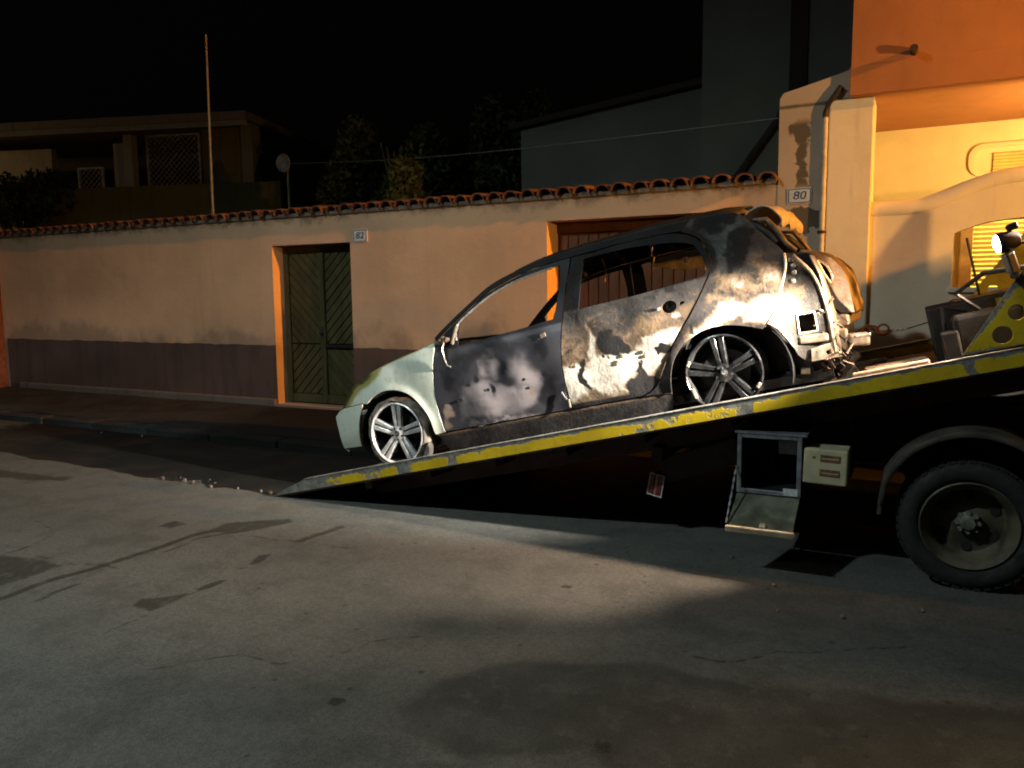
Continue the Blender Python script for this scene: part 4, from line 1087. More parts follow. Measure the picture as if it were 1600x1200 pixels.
def side(sg, off=0.0, a=.004): return lambda u, v: (u, sg*(hw(u, v)-off+warp(u, v, a)), v)
def vnoise(P, f, seed):
    q = P*f; i = np.floor(q).astype(int); t = q-i; t = t*t*(3-2*t)
    def h(a, b): 
        x = np.sin(a*127.1+b*311.7+seed*74.7)*43758.5453; return x-np.floor(x)
    a, b, c, d = h(i[:, 0], i[:, 1]), h(i[:, 0]+1, i[:, 1]), h(i[:, 0], i[:, 1]+1), h(i[:, 0]+1, i[:, 1]+1)
    return (a*(1-t[:, 0])+b*t[:, 0])*(1-t[:, 1])+(c*(1-t[:, 0])+d*t[:, 0])*t[:, 1]-.5
def dwarp(P):
    dx = .13*vnoise(P, 6, 1)+.075*vnoise(P, 14, 2)+.04*vnoise(P, 31, 3); dy = .13*vnoise(P, 6, 4)+.075*vnoise(P, 14, 5)+.04*vnoise(P, 31, 6)
    return P+np.column_stack([dx, dy])
def ell(P, L, soft=.45):
    P = dwarp(P); soft *= 1.35
    out = np.zeros(len(P))
    for e in L:
        cu, cv, ru, rv = e[:4]; s = e[4] if len(e) > 4 else 1.0
        d = np.hypot((P[:, 0]-cu)/ru, (P[:, 1]-cv)/rv); out = np.maximum(out, s*np.clip((1.22-d)/soft, 0, 1))
    return out
RL = [(.491, .661), (.643, .759), (.841, .875), (.992, .952), (1.167, .996), (1.348, 1.024), (1.556, 1.034), (1.75, 1.037), (1.989, 1.037), (2.271, 1.030), (2.509, 1.019), (2.70, 1.003), (2.80, .985)]
FWIN = crv([(.700, .562), (.713, .725)], 2)[:-1]+crv([(.713, .725), (.887, .832), (1.064, .90), (1.221, .934), (1.42, .951), (1.565, .953)], 5)[:-1]+crv([(1.565, .953), (1.553, .80), (1.50, .60)], 4)[:-1]+[(1.488, .585), (1.253, .574), (.95, .565)]
RWIN = [(1.690, .61), (1.70, .66)]+crv([(1.742, .935), (1.76, .955), (2.0, .947), (2.134, .937), (2.35, .905), (2.50, .860), (2.552, .80), (2.588, .70), (2.585, .645), (2.565, .626)], 4)+[(2.108, .610)]
FDOOR = crv([(.500, .620), (.62, .702), (.83, .828), (.99, .903), (1.17, .950), (1.35, .979), (1.55, .989), (1.643, .987)], 4)+crv([(1.60, .78), (1.557, .566), (1.547, .519), (1.509, .302), (1.500, .086), (1.495, -.05)], 5)+crv([(.449, -.052), (.438, .098), (.447, .26), (.462, .412), (.486, .55)], 5)
RDOOR = crv([(1.655, .988), (1.99, .986), (2.27, .974), (2.44, .945), (2.545, .883), (2.600, .79), (2.617, .69), (2.585, .612), (2.467, .440), (2.337, .290), (2.239, .154), (2.172, .054), (2.107, -.014), (2.023, -.050)], 5)+crv([(1.505, -.05), (1.510, .086), (1.518, .302), (1.556, .519), (1.566, .566), (1.61, .78)], 4)
ARCHR = [(2.225, -.062), (2.235, -.007), (2.251, .058), (2.286, .136), (2.336, .196), (2.408, .250), (2.499, .287), (2.598, .296), (2.691, .285), (2.78, .258), (2.866, .222)]
QUART = crv([(2.455, .953), (2.555, .888), (2.611, .79), (2.628, .69), (2.596, .607), (2.477, .435), (2.347, .285), (2.249, .150), (2.182, .050), (2.117, -.020), (2.033, -.058)], 5)[:]+crv(ARCHR, 4)+crv([(2.93, .30), (2.983, .401), (3.029, .491), (3.058, .578), (3.060, .659), (2.962, .792), (2.887, .905), (2.852, .950), (2.80, .985)], 5)+[(2.70, 1.003), (2.60, 1.012), (2.505, 1.0195)]
REARC = crv([(2.878, .228), (2.900, .245), (2.946, .205), (2.985, .14), (3.016, .07), (3.04, .009), (3.084, -.028)], 4)+[(3.235, -.035), (3.240, .27)]+crv([(3.228, .371), (3.192, .501), (3.128, .608), (3.072, .652)], 4)+crv([(3.068, .578), (3.037, .491), (2.991, .401), (2.94, .302)], 4)
VHOLE = [(3.069, .264), (3.166, .262), (3.165, .144), (3.061, .148)]
FEND = crv([(-.511, .321), (-.443, .388), (-.357, .452), (-.219, .496), (-.014, .546), (.166, .575), (.359, .603), (.495, .636)], 5)+crv([(.478, .55), (.453, .412), (.439, .26), (.430, .098), (.440, -.054)], 5)+[(.361, -.06)]+crv([(.357, -.04), (.351, .048), (.322, .136), (.259, .229), (.175, .300), (.062, .340), (-.056, .345), (-.166, .317), (-.240, .278), (-.290, .290)], 5)+[(-.535, .285)]
BUMP = [(-.540, .279), (-.297, .284)]+crv([(-.300, .25), (-.351, .182), (-.405, .061), (-.425, -.052)], 5)+crv([(-.690, -.05), (-.705, .038), (-.702, .181), (-.690, .225), (-.62, .262)], 4)

def burn_rdoor(P):
    white = ell(P, [(1.575, .14, .10, .15, 1.1), (1.83, .13, .20, .18, 1.1), (1.755, .34, .045, .17, .9), (2.10, .22, .15, .12, 1.1), (2.29, .335, .11, .06, 1.0), (1.97, .22, .13, .10, 1.0), (2.18, .30, .10, .08, .9)], .55)
    soot = ell(P, [(1.894, .358, .085, .09), (1.657, .19, .030, .10), (1.672, .11, .022, .06), (2.08, .03, .11, .075), (2.225, .241, .055, .035), (1.824, .25, .014, .03), (2.03, .13, .03, .10)], .4)
    top = np.clip((P[:, 1]-.60)/.035, 0, 1); soot = np.maximum(soot, top)
    soot = np.maximum(soot, .9*np.clip((-.005-P[:, 1])/.03, 0, 1)); soot = np.maximum(soot, .55*ell(P, [(2.25, .575, .14, .035), (1.66, .52, .05, .09), (2.30, .42, .09, .06, .7)], .6))
    rust = ell(P, [(2.163, .42, .19, .10, .9), (1.80, .50, .2, .08, .6), (2.40, .45, .08, .10, .8), (2.0, .1, .4, .12, .5)], .7)
    ashm = .30*np.clip((.60-P[:, 1])/.3, 0, 1)
    return {'ash': np.maximum(white*.98, ashm), 'soot': soot*.9, 'rust': rust*.75}
def burn_fdoor(P):
    lite = ell(P, [(1.212, .27, .17, .20, .75), (.94, .08, .30, .10, .85), (.948, .354, .06, .14, .7), (.70, .10, .10, .12, .55), (.80, .18, .20, .15, .6), (1.10, .13, .28, .10, .85), (.508, .03, .05, .06, 1.1), (1.0, -.03, .5, .03, .8)], .8)
    soot = ell(P, [(.824, .289, .065, .045), (.893, .185, .036, .05), (.708, .272, .045, .045, .9), (1.385, .13, .11, .115), (1.039, .38, .045, .075, .9), (.78, .42, .2, .09, .8), (1.05, .50, .45, .045, .7), (1.43, .40, .08, .16, .9), (.55, .32, .07, .2, .85), (.62, -.01, .07, .03, .7)], .55)
    soot = np.maximum(soot, np.clip((P[:, 1]-.53)/.03, 0, 1)); soot = np.maximum(soot, .8*np.clip((-.012-P[:, 1])/.02, 0, 1)*np.clip((1.25-P[:, 0])/.2, 0, 1)*.6)
    rust = ell(P, [(1.21, .149, .055, .04, .95), (.51, .02, .09, .08, .9), (1.2, -.035, .3, .02, .8)], .5)
    return {'ash': lite, 'soot': soot*.66, 'rust': rust}
def burn_quarter(P):
    white = ell(P, [(2.96, .33, .10, .10), (2.72, .335, .22, .05), (2.50, .30, .12, .05, .8), (2.36, .22, .05, .06, .6)], .6)
    soot = ell(P, [(2.793, .723, .11, .14, .95), (2.441, .341, .04, .034, .95), (2.62, .93, .18, .08, .95), (2.76, .96, .12, .05, .9), (2.70, .62, .06, .12, .7), (2.86, .90, .08, .06, .5), (2.66, .44, .05, .02, .6)], .55)
    dd = segdist(P, RDOOR); soot = np.maximum(soot, np.clip(1.1-dd/.075, 0, 1)*np.clip((P[:, 1]-.58)/.08, 0, 1))
    soot = np.maximum(soot, np.clip((.06-P[:, 1])/.08, 0, 1)*.9)
    rust = ell(P, [(2.726, .52, .14, .09, .95), (2.60, .45, .14, .08, .7), (2.88, .45, .08, .06, .7)], .7)
    ashm = ell(P, [(2.95, .58, .10, .17, .42), (2.74, .50, .15, .10, .42)], .7)
    return {'ash': np.maximum(white, ashm), 'soot': soot*.92, 'rust': rust*.8}
def burn_rear_hotspot(P):
    w = .02+.75*np.exp(-(((P[:, 0]-3.0)/.10)**2+((P[:, 1]-.33)/.12)**2))  # pale spot paints the work lamp's hot area on the rear corner
    return {'ash': w, 'soot': .75*ell(P, [(3.13, .50, .05, .07, .75), (3.2, .02, .06, .04, .6)], .6), 'rust': .3*np.ones(len(P))}
def burn_all_dark(P): return {'ash': np.full(len(P), .08), 'soot': np.full(len(P), .85), 'rust': np.full(len(P), .2)}
def burn_sill(P):
    return {'ash': .35*np.clip((P[:, 1]+.085)/.02, 0, 1), 'soot': .60-.25*np.clip((P[:, 1]+.085)/.02, 0, 1), 'rust': np.full(len(P), .55)}
def burn_fender(P):
    u, v = P[:, 0], P[:, 1]
    top = np.interp(u, [-.511, -.443, -.357, -.219, -.014, .166, .359, .5], [.321, .388, .452, .496, .546, .575, .601, .639])
    d = top-v
    b = .95*np.clip((.135-d)/.11, 0, 1)*np.clip((.04-u)/.22, 0, 1)
    b = np.maximum(b, .7*np.clip((.02-d)/.02, 0, 1)); b = np.maximum(b, .5*np.clip((u-.465)/.03, 0, 1)*np.clip((v-.4)/.1, 0, 1))
    return {'burn': b}
def zero(k): return lambda P: {x: np.zeros(len(P)) for x in k}

def crossloft(name, edge, bow, crown, mat, parent, n=17, thick=.008, wscale=1.0, woff=0.0, attr=None, ext=.0):
    """sheet between the two sides of the body: edge = list of (u,v); bow pushes the middle along u, crown along v"""
    V = []; F = []; m = len(edge)
    for (u, v) in edge:
        w0 = hw(u, v)*wscale-woff
        for k in range(n):
            t = -1+2*k/(n-1); c = 1-abs(t)**2.4; V.append((u+bow*c, t*w0, v+crown*c+warp(u*2, t*1.3, .003)))
    for i in range(m-1):
        for k in range(n-1): F.append((i*n+k, i*n+k+1, (i+1)*n+k+1, (i+1)*n+k))
    o = mobj(name, V, F, mat, parent, 50, {a: np.full(len(V), x) for a, x in (attr or {}).items()})
    s = o.modifiers.new('thick', 'SOLIDIFY'); s.thickness = thick; s.offset = 0
    return o
CA = R(12.73)
def build_car():
    c = empty('burnt_car', (-3.566, 5.86, .525), (0, -CA, 0), label='burnt-out white five-door hatchback nose down on the tilted truck bed', cat='car')
    for sg, near in ((-1, True), (1, False)):
        g = .02 if near else .05; bk = (0, -sg*.012, 0); fl = not near
        def pn(name, out, holes, mat, fn, off=0.0, a=.004, lab=None):
            o = panel(name, out, holes, side(sg, off, a), bk, mat, c, grid=g, smooth=50, attrf=fn, flip=fl)
            if lab and near: o['label'] = lab
            return o
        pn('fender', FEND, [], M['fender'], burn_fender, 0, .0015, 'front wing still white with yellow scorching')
        fd = pn('front_door', FDOOR, [FWIN], M['burnt_soft'], burn_fdoor, .004, .0065, 'grey sooty front door without glass')
        hh = [(2.321+.050*math.cos(k*R(20)), .484+.040*math.sin(k*R(20))) for k in range(18)]; sl = [(2.39, .478), (2.425, .486), (2.420, .503), (2.388, .496)]
        rd = pn('rear_door', RDOOR, [RWIN, hh, sl] if near else [RWIN], M['burnt'], burn_rdoor, .004, .0065, 'rear door burnt to white ash with a round handle hole')
        pn('quarter_panel', QUART, [], M['burnt'], burn_quarter, 0, .004, 'rear quarter burnt to bare metal')
        pn('rear_corner', REARC, [VHOLE], M['burnt_bare'], burn_rear_hotspot, .024, .006)
        pn('roof_rail', crv(RL[:-2], 4)+[(2.46, .959), (2.27, .980), (1.99, .992), (1.65, .994), (1.55, .995), (1.35, .985), (1.17, .956), (.99, .909), (.83, .834), (.62, .708), (.507, .630)], [], M['burnt'], burn_all_dark, -.004, .002)
        pn('sill', crv([(.366, -.066), (1.2, -.062), (2.218, -.066)], 4)+[(2.215, -.12), (2.18, -.20), (.43, -.20), (.385, -.12)], [], M['burnt'], burn_sill, .012, .003)
        if near:
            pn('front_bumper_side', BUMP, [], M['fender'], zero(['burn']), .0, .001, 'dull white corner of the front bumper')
            # dark void right behind the handle hole, latch bits, bolts in the door skins
            MB().box((2.321, -.80, .484), (.16, .02, .14)).build('handle_recess', M['black_char'], rd)
            MB().tube([(2.265, -.868, .488), (2.255, -.875, .487), (2.25, -.866, .48)], .008, 6).build('latch_stub', M['bright_metal'], rd, 40)
            for (u, v) in ((1.575, .235), (1.60, .232), (1.95, .235), (2.09, .235), (2.10, .205), (1.895, .19), (1.905, .205)):
                MB().lathe([(0, -.004), (.010, -.003), (.013, .004)], (u, -hw(u, v), v), 'Y', 8).build('bolt', M['scorched'], rd, 40)
            for (u, v) in ((.62, .155), (.66, .16), (.90, .195), (1.20, .215), (1.22, .15), (1.36, .47)):
                MB().lathe([(0, -.004), (.009, -.003), (.012, .004)], (u, -hw(u, v)+.002, v), 'Y', 8).build('bolt', M['black_char'], fd, 40)
            bevel(MB().box((1.405, -hw(1.405, .49)-.002, .49), (.045, .012, .03), (0, R(-10), 0)).build('lock_plate', M['scorched'], fd), .004)
            # bright edge of the door frame beside the A-pillar
            pts = [(u, -(hw(u, v)+.002), v) for (u, v) in crv([(.690, .60), (.700, .712), (.83, .797), (.99, .873), (1.17, .922), (1.36, .945), (1.50, .952)], 6)]
            MB().tube(pts, .008, 6).build('window_channel', M['bright_metal'], fd, 60)
            bevel(MB().bar((.655, -(hw(.655, .575)+.0), .575), (.70, -(hw(.70, .70)), .70), .018, .05, (0, 1, 0)).build('mirror_sail', M['bare_light'], fd), .004)
            MB().tube([(.575, -.85, .625), (.60, -.865, .60), (.585, -.88, .56), (.592, -.885, .48), (.605, -.89, .43), (.63, -.885, .415)], .007, 6).build('mirror_wire', M['bright_metal'], fd, 60)
            m = MB(); 
            for k in range(5): m.box((.56+.018*k, -.855-.004*(k % 2), .615+.01*(k % 3)), (.022, .03, .026), (k, .5*k, 0))
            m.build('mirror_stub', M['scorched'], fd)
            bevel(MB().bar((1.462, -.872, .075), (1.492, -.874, .018), .012, .010, (0, 1, 0)).build('hinge', M['bright_metal'], fd), .003)
            bevel(MB().box((1.505, -.874, -.01), (.014, .012, .06)).build('door_check', M['bare_light'], rd), .003)
        # wheel housings
        for cx, r in ((-.03, .352), (2.63, .36)):
            V = []; F = []; N = 26
            for k in range(N+1):
                a = R(-20+220*k/N)
                for y in (sg*.835, sg*.50): V.append((cx+r*math.cos(a), y if cx > 1 or y != sg*.835 else sg*.80, -.02+r*math.sin(a)))
            for k in range(N): F.append((2*k, 2*k+1, 2*k+3, 2*k+2))
            F.append(tuple(2*k+1 for k in range(N+1)))
            MB().add(V, F).build('wheel_housing', M['black_char'], c, 50)
    # front end, bonnet, roof, cowl, floor
    crossloft('bonnet', [(-.505, .318), (-.443, .386), (-.357, .449), (-.219, .494), (-.014, .543), (.166, .572), (.359, .598), (.47, .622)], -.13, .028, M['scorched'], c, wscale=.985)
    crossloft('front_bumper', [(-.70, .228), (-.704, .181), (-.706, .038), (-.692, -.048), (-.64, -.08)], -.17, 0, M['fender'], c, attr={'burn': 0.0}, woff=.006)
    crossloft('grille_panel', [(-.52, .31), (-.60, .265), (-.68, .232)], -.15, 0, M['black_char'], c, woff=.01)
    crossloft('cowl', [(.46, .60), (.56, .60), (.66, .56)], 0, .0, M['black_char'], c, wscale=.94)
    crossloft('roof', [(1.19, 1.000), (1.30, 1.018), (1.45, 1.030), (1.65, 1.036), (1.9, 1.038), (2.2, 1.034), (2.5, 1.020), (2.7, 1.003), (2.84, .978)], 0, .085, M['black_char'], c, woff=.01)
    for u in (1.24, 1.62, 2.05, 2.45, 2.78):
        v = float(np.interp(u, [p[0] for p in RL], [p[1] for p in RL])); w0 = hw(u, v)-.03
        pts = [(u+.012*math.sin(9*t), t*w0, v-.02+.08*(1-abs(t)**2.4)) for t in np.linspace(-1, 1, 13)]
        MB().tube(pts, .022, 6).build('roof_bow', M['scorched'], c, 50)
    # sheet hanging under the roof on the far side with punched holes
    fr = [(1.85, .975), (2.75, .94), (2.78, .86), (2.45, .84), (2.30, .80), (2.05, .83), (1.86, .90)]
    hl = [[(u0+.028*math.cos(k*R(45)), v0+.028*math.sin(k*R(45))) for k in range(8)] for (u0, v0) in ((2.12, .90), (2.28, .90), (2.52, .90))]
    panel('inner_roof_frame', fr, hl, lambda u, v: (u, hw(u, v)-.06+.02*math.sin(9*u), v), (0, .01, 0), M['bare_tan'], c, grid=.06, smooth=40)
    for (u, w_, l) in ((1.95, .3, .22), (2.1, -.2, .16), (2.32, .45, .30), (2.4, .1, .18), (1.5, .4, .2), (1.4, 0, .12)):
        MB().tube([(u, w_, 1.06), (u+.01, w_+.02, 1.06-l*.5), (u-.015, w_, 1.06-l)], [.007, .005, .003], 5).build('hanging_wire', M['bare_tan'], c, 50)
    MB().bx(-.35, 3.20, -.74, .74, -.16, -.10).build('floor_pan', M['black_char'], c)
    m = MB(); m.bx(.42, .50, -.76, .76, -.10, .52); m.bx(.52, .72, -.72, .72, .36, .50); m.build('bulkhead', M['black_char'], c)
    # seat frames left after the fire
    for (u, w) in ((1.10, -.38), (1.10, .38)):
        m = MB(); m.tube([(u, w-.2, .12), (u+.42, w-.2, .10), (u+.50, w-.19, .22), (u+.66, w-.16, .52)], .016, 6).tube([(u, w+.2, .12), (u+.42, w+.2, .10), (u+.50, w+.19, .22), (u+.66, w+.16, .52)], .016, 6)
        m.tube([(u+.66, w-.16, .52), (u+.67, w, .535), (u+.66, w+.16, .52)], .016, 6)
        for k in range(4): m.tube([(u+.1*k+.05, w-.2, .115), (u+.1*k+.05, w+.2, .115)], .006, 5)
        m.build('seat_frame', M['scorched'], c, 50)
    m = MB(); m.tube([(2.42, -.6, .15), (2.60, -.6, .62), (2.60, .6, .62), (2.42, .6, .15)], .018, 6)
    for w in (-.3, 0, .3): m.tube([(2.43, w, .15), (2.60, w, .62)], .010, 5)
    m.build('rear_seat_frame', M['scorched'], c, 50)
    MB().bx(2.95, 3.20, -.70, .70, -.10, .22).build('boot_floor', M['black_char'], c)
    MB().tube([(.45, .35, .60), (.30, .42, .66), (.12, .5, .675)], .008, 6).build('wiper_arm', M['bare_light'], c, 50)
    MB().tube([(.315, -.58, .60), (.345, -.58, .655)], .007, 6).build('bonnet_hinge', M['bright_metal'], c, 50)
    # --- tail: rear panel, bumper beam, tailgate remains
    crossloft('rear_panel', [(3.20, .60), (3.232, .48), (3.245, .27), (3.25, .12), (3.245, -.03)], .04, 0, M['bare_light'], c, wscale=1, woff=.03)
    tg = [(3.06, .655)]+crv([(3.156, .641), (3.265, .596), (3.321, .538), (3.361, .436), (3.368, .319), (3.369, .207)], 5)+[(3.295, .222)]+crv([(3.247, .287), (3.21, .408), (3.183, .52), (3.123, .609)], 4)
    slot = crv([(3.226, .568), (3.27, .527), (3.290, .450), (3.275, .412)], 4)+crv([(3.252, .47), (3.236, .53)], 3)
    t2 = empty('tailgate', (3.2, 0, .4), parent=c); 
    def TT(o): o.location = Vector((-3.2, 0, -.4)); return o
    TT(panel('tailgate_edge', tg, [slot], lambda u, v: (u, -.635+.35*max(0, u-3.2), v), (0, .02, 0), M['burnt_bare'], t2, grid=.02, smooth=50, attrf=lambda P: {'ash': .25+.5*np.clip((P[:, 0]-3.24)/.08, 0, 1), 'soot': .95*np.clip((.062-segdist(P, [(3.30, .20), (3.247, .287), (3.21, .408), (3.183, .52), (3.15, .58)], False))/.02, 0, 1), 'rust': .5+0*P[:, 0]}))
    edge = crv([(3.156, .641), (3.265, .596), (3.321, .538), (3.361, .436), (3.368, .319), (3.369, .207)], 5)
    V = []; F = []; n = 15
    for (u, v) in edge:
        for k in range(n):
            t = -1+2*k/(n-1); w0 = .635-.35*max(0, u-3.2); V.append((u-.012+.01*(1-abs(t)**2.2)+.014*math.sin(13*t+21*v)*math.cos(9*v+4*t)-.012*abs(math.sin(7*t+5*v)), t*w0, v+.014*math.sin(5*t+8*v)))
    for i in range(len(edge)-1):
        for k in range(n-1): F.append((i*n+k, i*n+k+1, (i+1)*n+k+1, (i+1)*n+k))
    o = mobj('tailgate_skin', V, F, M['burnt_bare'], t2, 60, {'ash': [.62+.25*math.sin(9*v[1]+14*v[2]) for v in V], 'soot': [.30+.35*math.sin(6*v[1]+2)*math.cos(17*v[2]) for v in V], 'rust': [.15]*len(V)}); sm = o.modifiers.new('thick', 'SOLIDIFY'); sm.thickness = .008; TT(o)
    # rolled rim of the slot
    ring = [(u, -.650+.35*max(0, u-3.2), v) for (u, v) in slot+slot[:1]]
    TT(MB().tube(ring, .008, 6, False).build('slot_rim', M['bright_metal'], t2, 60))
    # curled spoiler and window frame of the hatch
    prof = crv([(2.862, .925), (2.895, .957), (2.969, .978), (3.030, .958), (3.066, .907), (3.068, .872), (3.052, .845)], 4)
    V = []; F = []; n = 13
    for (u, v) in prof:
        for k in range(n): t = -1+2*k/(n-1); V.append((u-.015+.015*(1-t*t)+.012*math.sin(11*t+30*v), t*.56, v+.02*(1-abs(t)**2.4)+.014*math.sin(9*t+8*u)))
    for i in range(len(prof)-1):
        for k in range(n-1): F.append((i*n+k, i*n+k+1, (i+1)*n+k+1, (i+1)*n+k))
    o = mobj('spoiler_shell', V, F, M['burnt_bare'], t2, 60, {'ash': [.85]*len(V), 'soot': [.05+.25*math.sin(8*v[1]) for v in V], 'rust': [.5]*len(V)}); sm = o.modifiers.new('thick', 'SOLIDIFY'); sm.thickness = .010; TT(o)
    for sg in (-1, 1):
        TT(MB().tube([(2.90, sg*.60, .915), (2.98, sg*.61, .895), (3.02, sg*.62, .828), (3.045, sg*.63, .772), (3.07, sg*.64, .717), (3.12, sg*.64, .655)], [.012, .016, .02, .018, .016, .014], 7).build('hatch_frame', M['scorched'], t2, 60))
        TT(MB().tube([(2.88, sg*.58, .90), (2.93, sg*.60, .86), (2.98, sg*.62, .80), (3.02, sg*.64, .73)], [.02, .03, .03, .02], 7).build('seal_channel', M['black_char'], t2, 60))
    # bumper beam, crash boxes, torn brackets
    bevel(MB().box((3.29, 0, .175), (.085, 1.24, .07), (0, R(6), 0)).build('bumper_beam', M['bare_light'], c), .014, 3)
    bevel(MB().box((3.265, -.60, .06), (.085, .10, .13), (0, R(4), 0)).build('crash_box', M['bare_light'], c), .012, 2)
    m = MB(); m.bar((3.30, -.62, .045), (3.42, -.58, .03), .085, .085); bevel(m.build('tow_bracket', M['bare_light'], c), .022, 3)
    bevel(MB().bar((3.34, -.63, .062), (3.43, -.60, .055), .05, .02).build('bracket_flange', M['bright_metal'], c), .006)
    bevel(MB().box((3.135, -.80, .103), (.165, .05, .05), (0, R(4), 0)).build('lower_box', M['scorched'], c), .010, 2)
    pl = [(3.112, .045), (3.231, .060), (3.268, -.034), (3.100, -.030)]
    panel('corner_plate', pl, [[(3.20+.014*math.cos(k), .005+.014*math.sin(k)) for k in np.arange(0, 6.2, .7)], [(3.13, .02), (3.14, .025), (3.14, .012)]], lambda u, v: (u, -.815+.3*max(0, u-3.15), v), (0, .012, 0), M['bare_light'], c, grid=.02, smooth=50)
    # frame of the square vent hole
    m = MB(); q = [(u, -hw(u, v)+.020, v) for (u, v) in VHOLE]
    for i in range(4): m.tube([q[i], q[(i+1) % 4]], .007, 6)
    m.build('vent_frame', M['bare_light'], c, 50)
    MB().box((3.11, -.72, .2), (.16, .02, .18)).build('vent_backing', M['black_char'], c)
    # pressed ribs in the tail-lamp recess
    for k, (u, v) in enumerate([(3.09, .60), (3.10, .56), (3.10, .52), (3.085, .47)]):
        MB().lathe([(0, -.012), (.012, -.009), (.017, .004)], (u, -hw(u, v)+.022, v), 'Y', 10).build('lamp_stud', M['bright_metal'], c, 50)
    MB().tube([(u, -(hw(u, v)-.006), v) for (u, v) in crv([(2.955, .345), (2.992, .405), (3.035, .495), (3.062, .578), (3.064, .645)], 4)], .009, 6).build('lamp_flange', M['bare_light'], c, 60)
    MB().tube([(u, -(hw(u, v)-.01), v) for (u, v) in crv([(3.11, .622), (3.192, .501), (3.228, .371), (3.24, .27), (3.24, .1), (3.235, -.03)], 4)], .011, 6).build('hatch_flange', M['bare_light'], c, 60)
    for i in range(30):
        u, v = 3.14+random.uniform(0, .16), -.06+random.uniform(0, .34); 
        m = MB().bar((u, -.79+random.uniform(-.02, .03), v), (u+random.uniform(.01, .05), -.74+random.uniform(-.03, .06), v+random.uniform(-.08, .06)), random.uniform(.008, .02), .006); m.build('torn_strip', M[random.choice(['bare_light', 'scorched', 'scorched', 'bare_tan', 'black_char'])], c)
    # exhaust and charred remains hanging below the tail
    MB().tube([(2.9, -.5, -.1), (3.1, -.52, -.12), (3.28, -.5, -.09), (3.33, -.48, -.05)], .035, 10).build('exhaust', M['black_char'], c, 50)
    m = MB()
    for i in range(14): m.box((3.05+random.uniform(0, .26), -.66+random.uniform(-.08, .12), -.08+random.uniform(-.06, .06)), (random.uniform(.03, .09), random.uniform(.03, .08), random.uniform(.02, .05)), (random.random()*3, random.random()*3, random.random()*3))
    m.build('charred_bumper_remains', M['black_char'], c)
    hg = [(3.214, -.115), (3.26, -.10), (3.315, -.087), (3.339, -.147), (3.30, -.185), (3.265, -.212), (3.238, -.203), (3.235, -.16)]
    panel('hanging_sheet', hg, [], lambda u, v: (u, -.70+.25*(v+.1)+.03*math.sin(20*u), v), (0, .006, 0), M['bare_light'], c, grid=.02, smooth=60)
    bevel(MB().box((3.045, -.75, -.085), (.055, .03, .04), (0, R(10), 0)).build('jacking_tab', M['scorched'], c), .006)
    # --- wheels
    def wheel(u, sg, ang, name, mt, tyre):
        w = empty('wheel', (u, sg*.86, 0), (0, 0, 0 if sg < 0 else math.pi), parent=c)
        if sg < 0: w['label'] = name
        MB().lathe([(.236, .010), (.245, .006), (.246, -.002), (.238, -.006), (.229, .002), (.226, .014)], (0, 0, 0), 'Y', 72).build('rim', mt, w, 40)
        MB().lathe([(.2262, .012), (.224, .02), (.218, .06), (.214, .17), (.235, .185), (.244, .19)], (0, 0, 0), 'Y', 60).build('barrel', M['alloy_dark'], w, 40)
        MB().lathe([(0, .10), (.15, .10), (.15, .115), (0, .115)], (0, 0, 0), 'Y', 36).build('brake_disc', M['alloy_dark'], w, 30)
        MB().lathe([(0, .165), (.216, .165)], (0, 0, 0), 'Y', 36).build('inner_barrel', M['black_char'], w, 30)
        src = None
        for k in range(5):
            if src is None:
                m = MB()
                for s in (-1, 1):
                    prof = []
                    for (r, h0, wd, y) in ((.040, .0195, .027, .022), (.09, .0200, .027, .014), (.16, .0230, .031, .008), (.230, .0275, .036, .004)):
                        prof.append((r, s*h0, wd, y))
                    V = []; 
                    for (r, h0, wd, y) in prof:
                        V += [(r, y, h0-wd/2), (r, y, h0+wd/2), (r, y+.03, h0+wd/2+.004), (r, y+.03, h0-wd/2-.004)]
                    F = [(0, 3, 2, 1)]+[(i*4+j, i*4+(j+1) % 4, (i+1)*4+(j+1) % 4, (i+1)*4+j) for i in range(3) for j in range(4)]+[(12, 13, 14, 15)]
                    m.add(V, F)
                o = src = m.build('spoke', mt, w, 40)
            else: o = inst(src, 'spoke', parent=w)
            bevel(o, .004, 2); o.rotation_euler = (0, -(ang+k*R(72)), 0)
        src = None
        for k in range(5):
            if src is None:
                m = MB(); V = [(.05, .038, -.01), (.215, .03, -.012), (.215, .03, .012), (.05, .038, .01)]; m.add(V, [(0, 1, 2, 3)]); o = src = m.build('spoke_web', M['alloy_dark'], w)
            else: o = inst(src, 'spoke_web', parent=w)
            o.rotation_euler = (0, -(ang+k*R(72)), 0)
        MB().lathe([(0, .004), (.022, .006), (.030, .012), (.060, .020), (.066, .05)], (0, 0, 0), 'Y', 28).build('hub_cap', mt, w, 40)
        MB().lathe([(0, .0015), (.017, .0025), (.024, .0065)], (0, 0, 0), 'Y', 20).build('badge', M['alloy_dark'], w, 40)
        # two chevrons of the badge in pale metal
        m = MB()
        for (dz) in (.006, -.003):
            m.bar((-.011, .0015, dz+.005), (0, .0015, dz-.006), .003, .002, (0, 1, 0)); m.bar((0, .0015, dz-.006), (.011, .0015, dz+.005), .003, .002, (0, 1, 0))
        m.build('badge_mark', M['bright_metal'], w)
        src = None
        for k in range(5):
            a = ang+R(36)+k*R(72)
            if src is None: o = src = MB().lathe([(0, .0), (.009, .0), (.011, .02)], (0, 0, 0), 'Y', 10).build('wheel_bolt', M['alloy_dark'], w, 40)
            else: o = inst(src, 'wheel_bolt', parent=w)
            o.location = (.047*math.cos(a), .012, .047*math.sin(a))
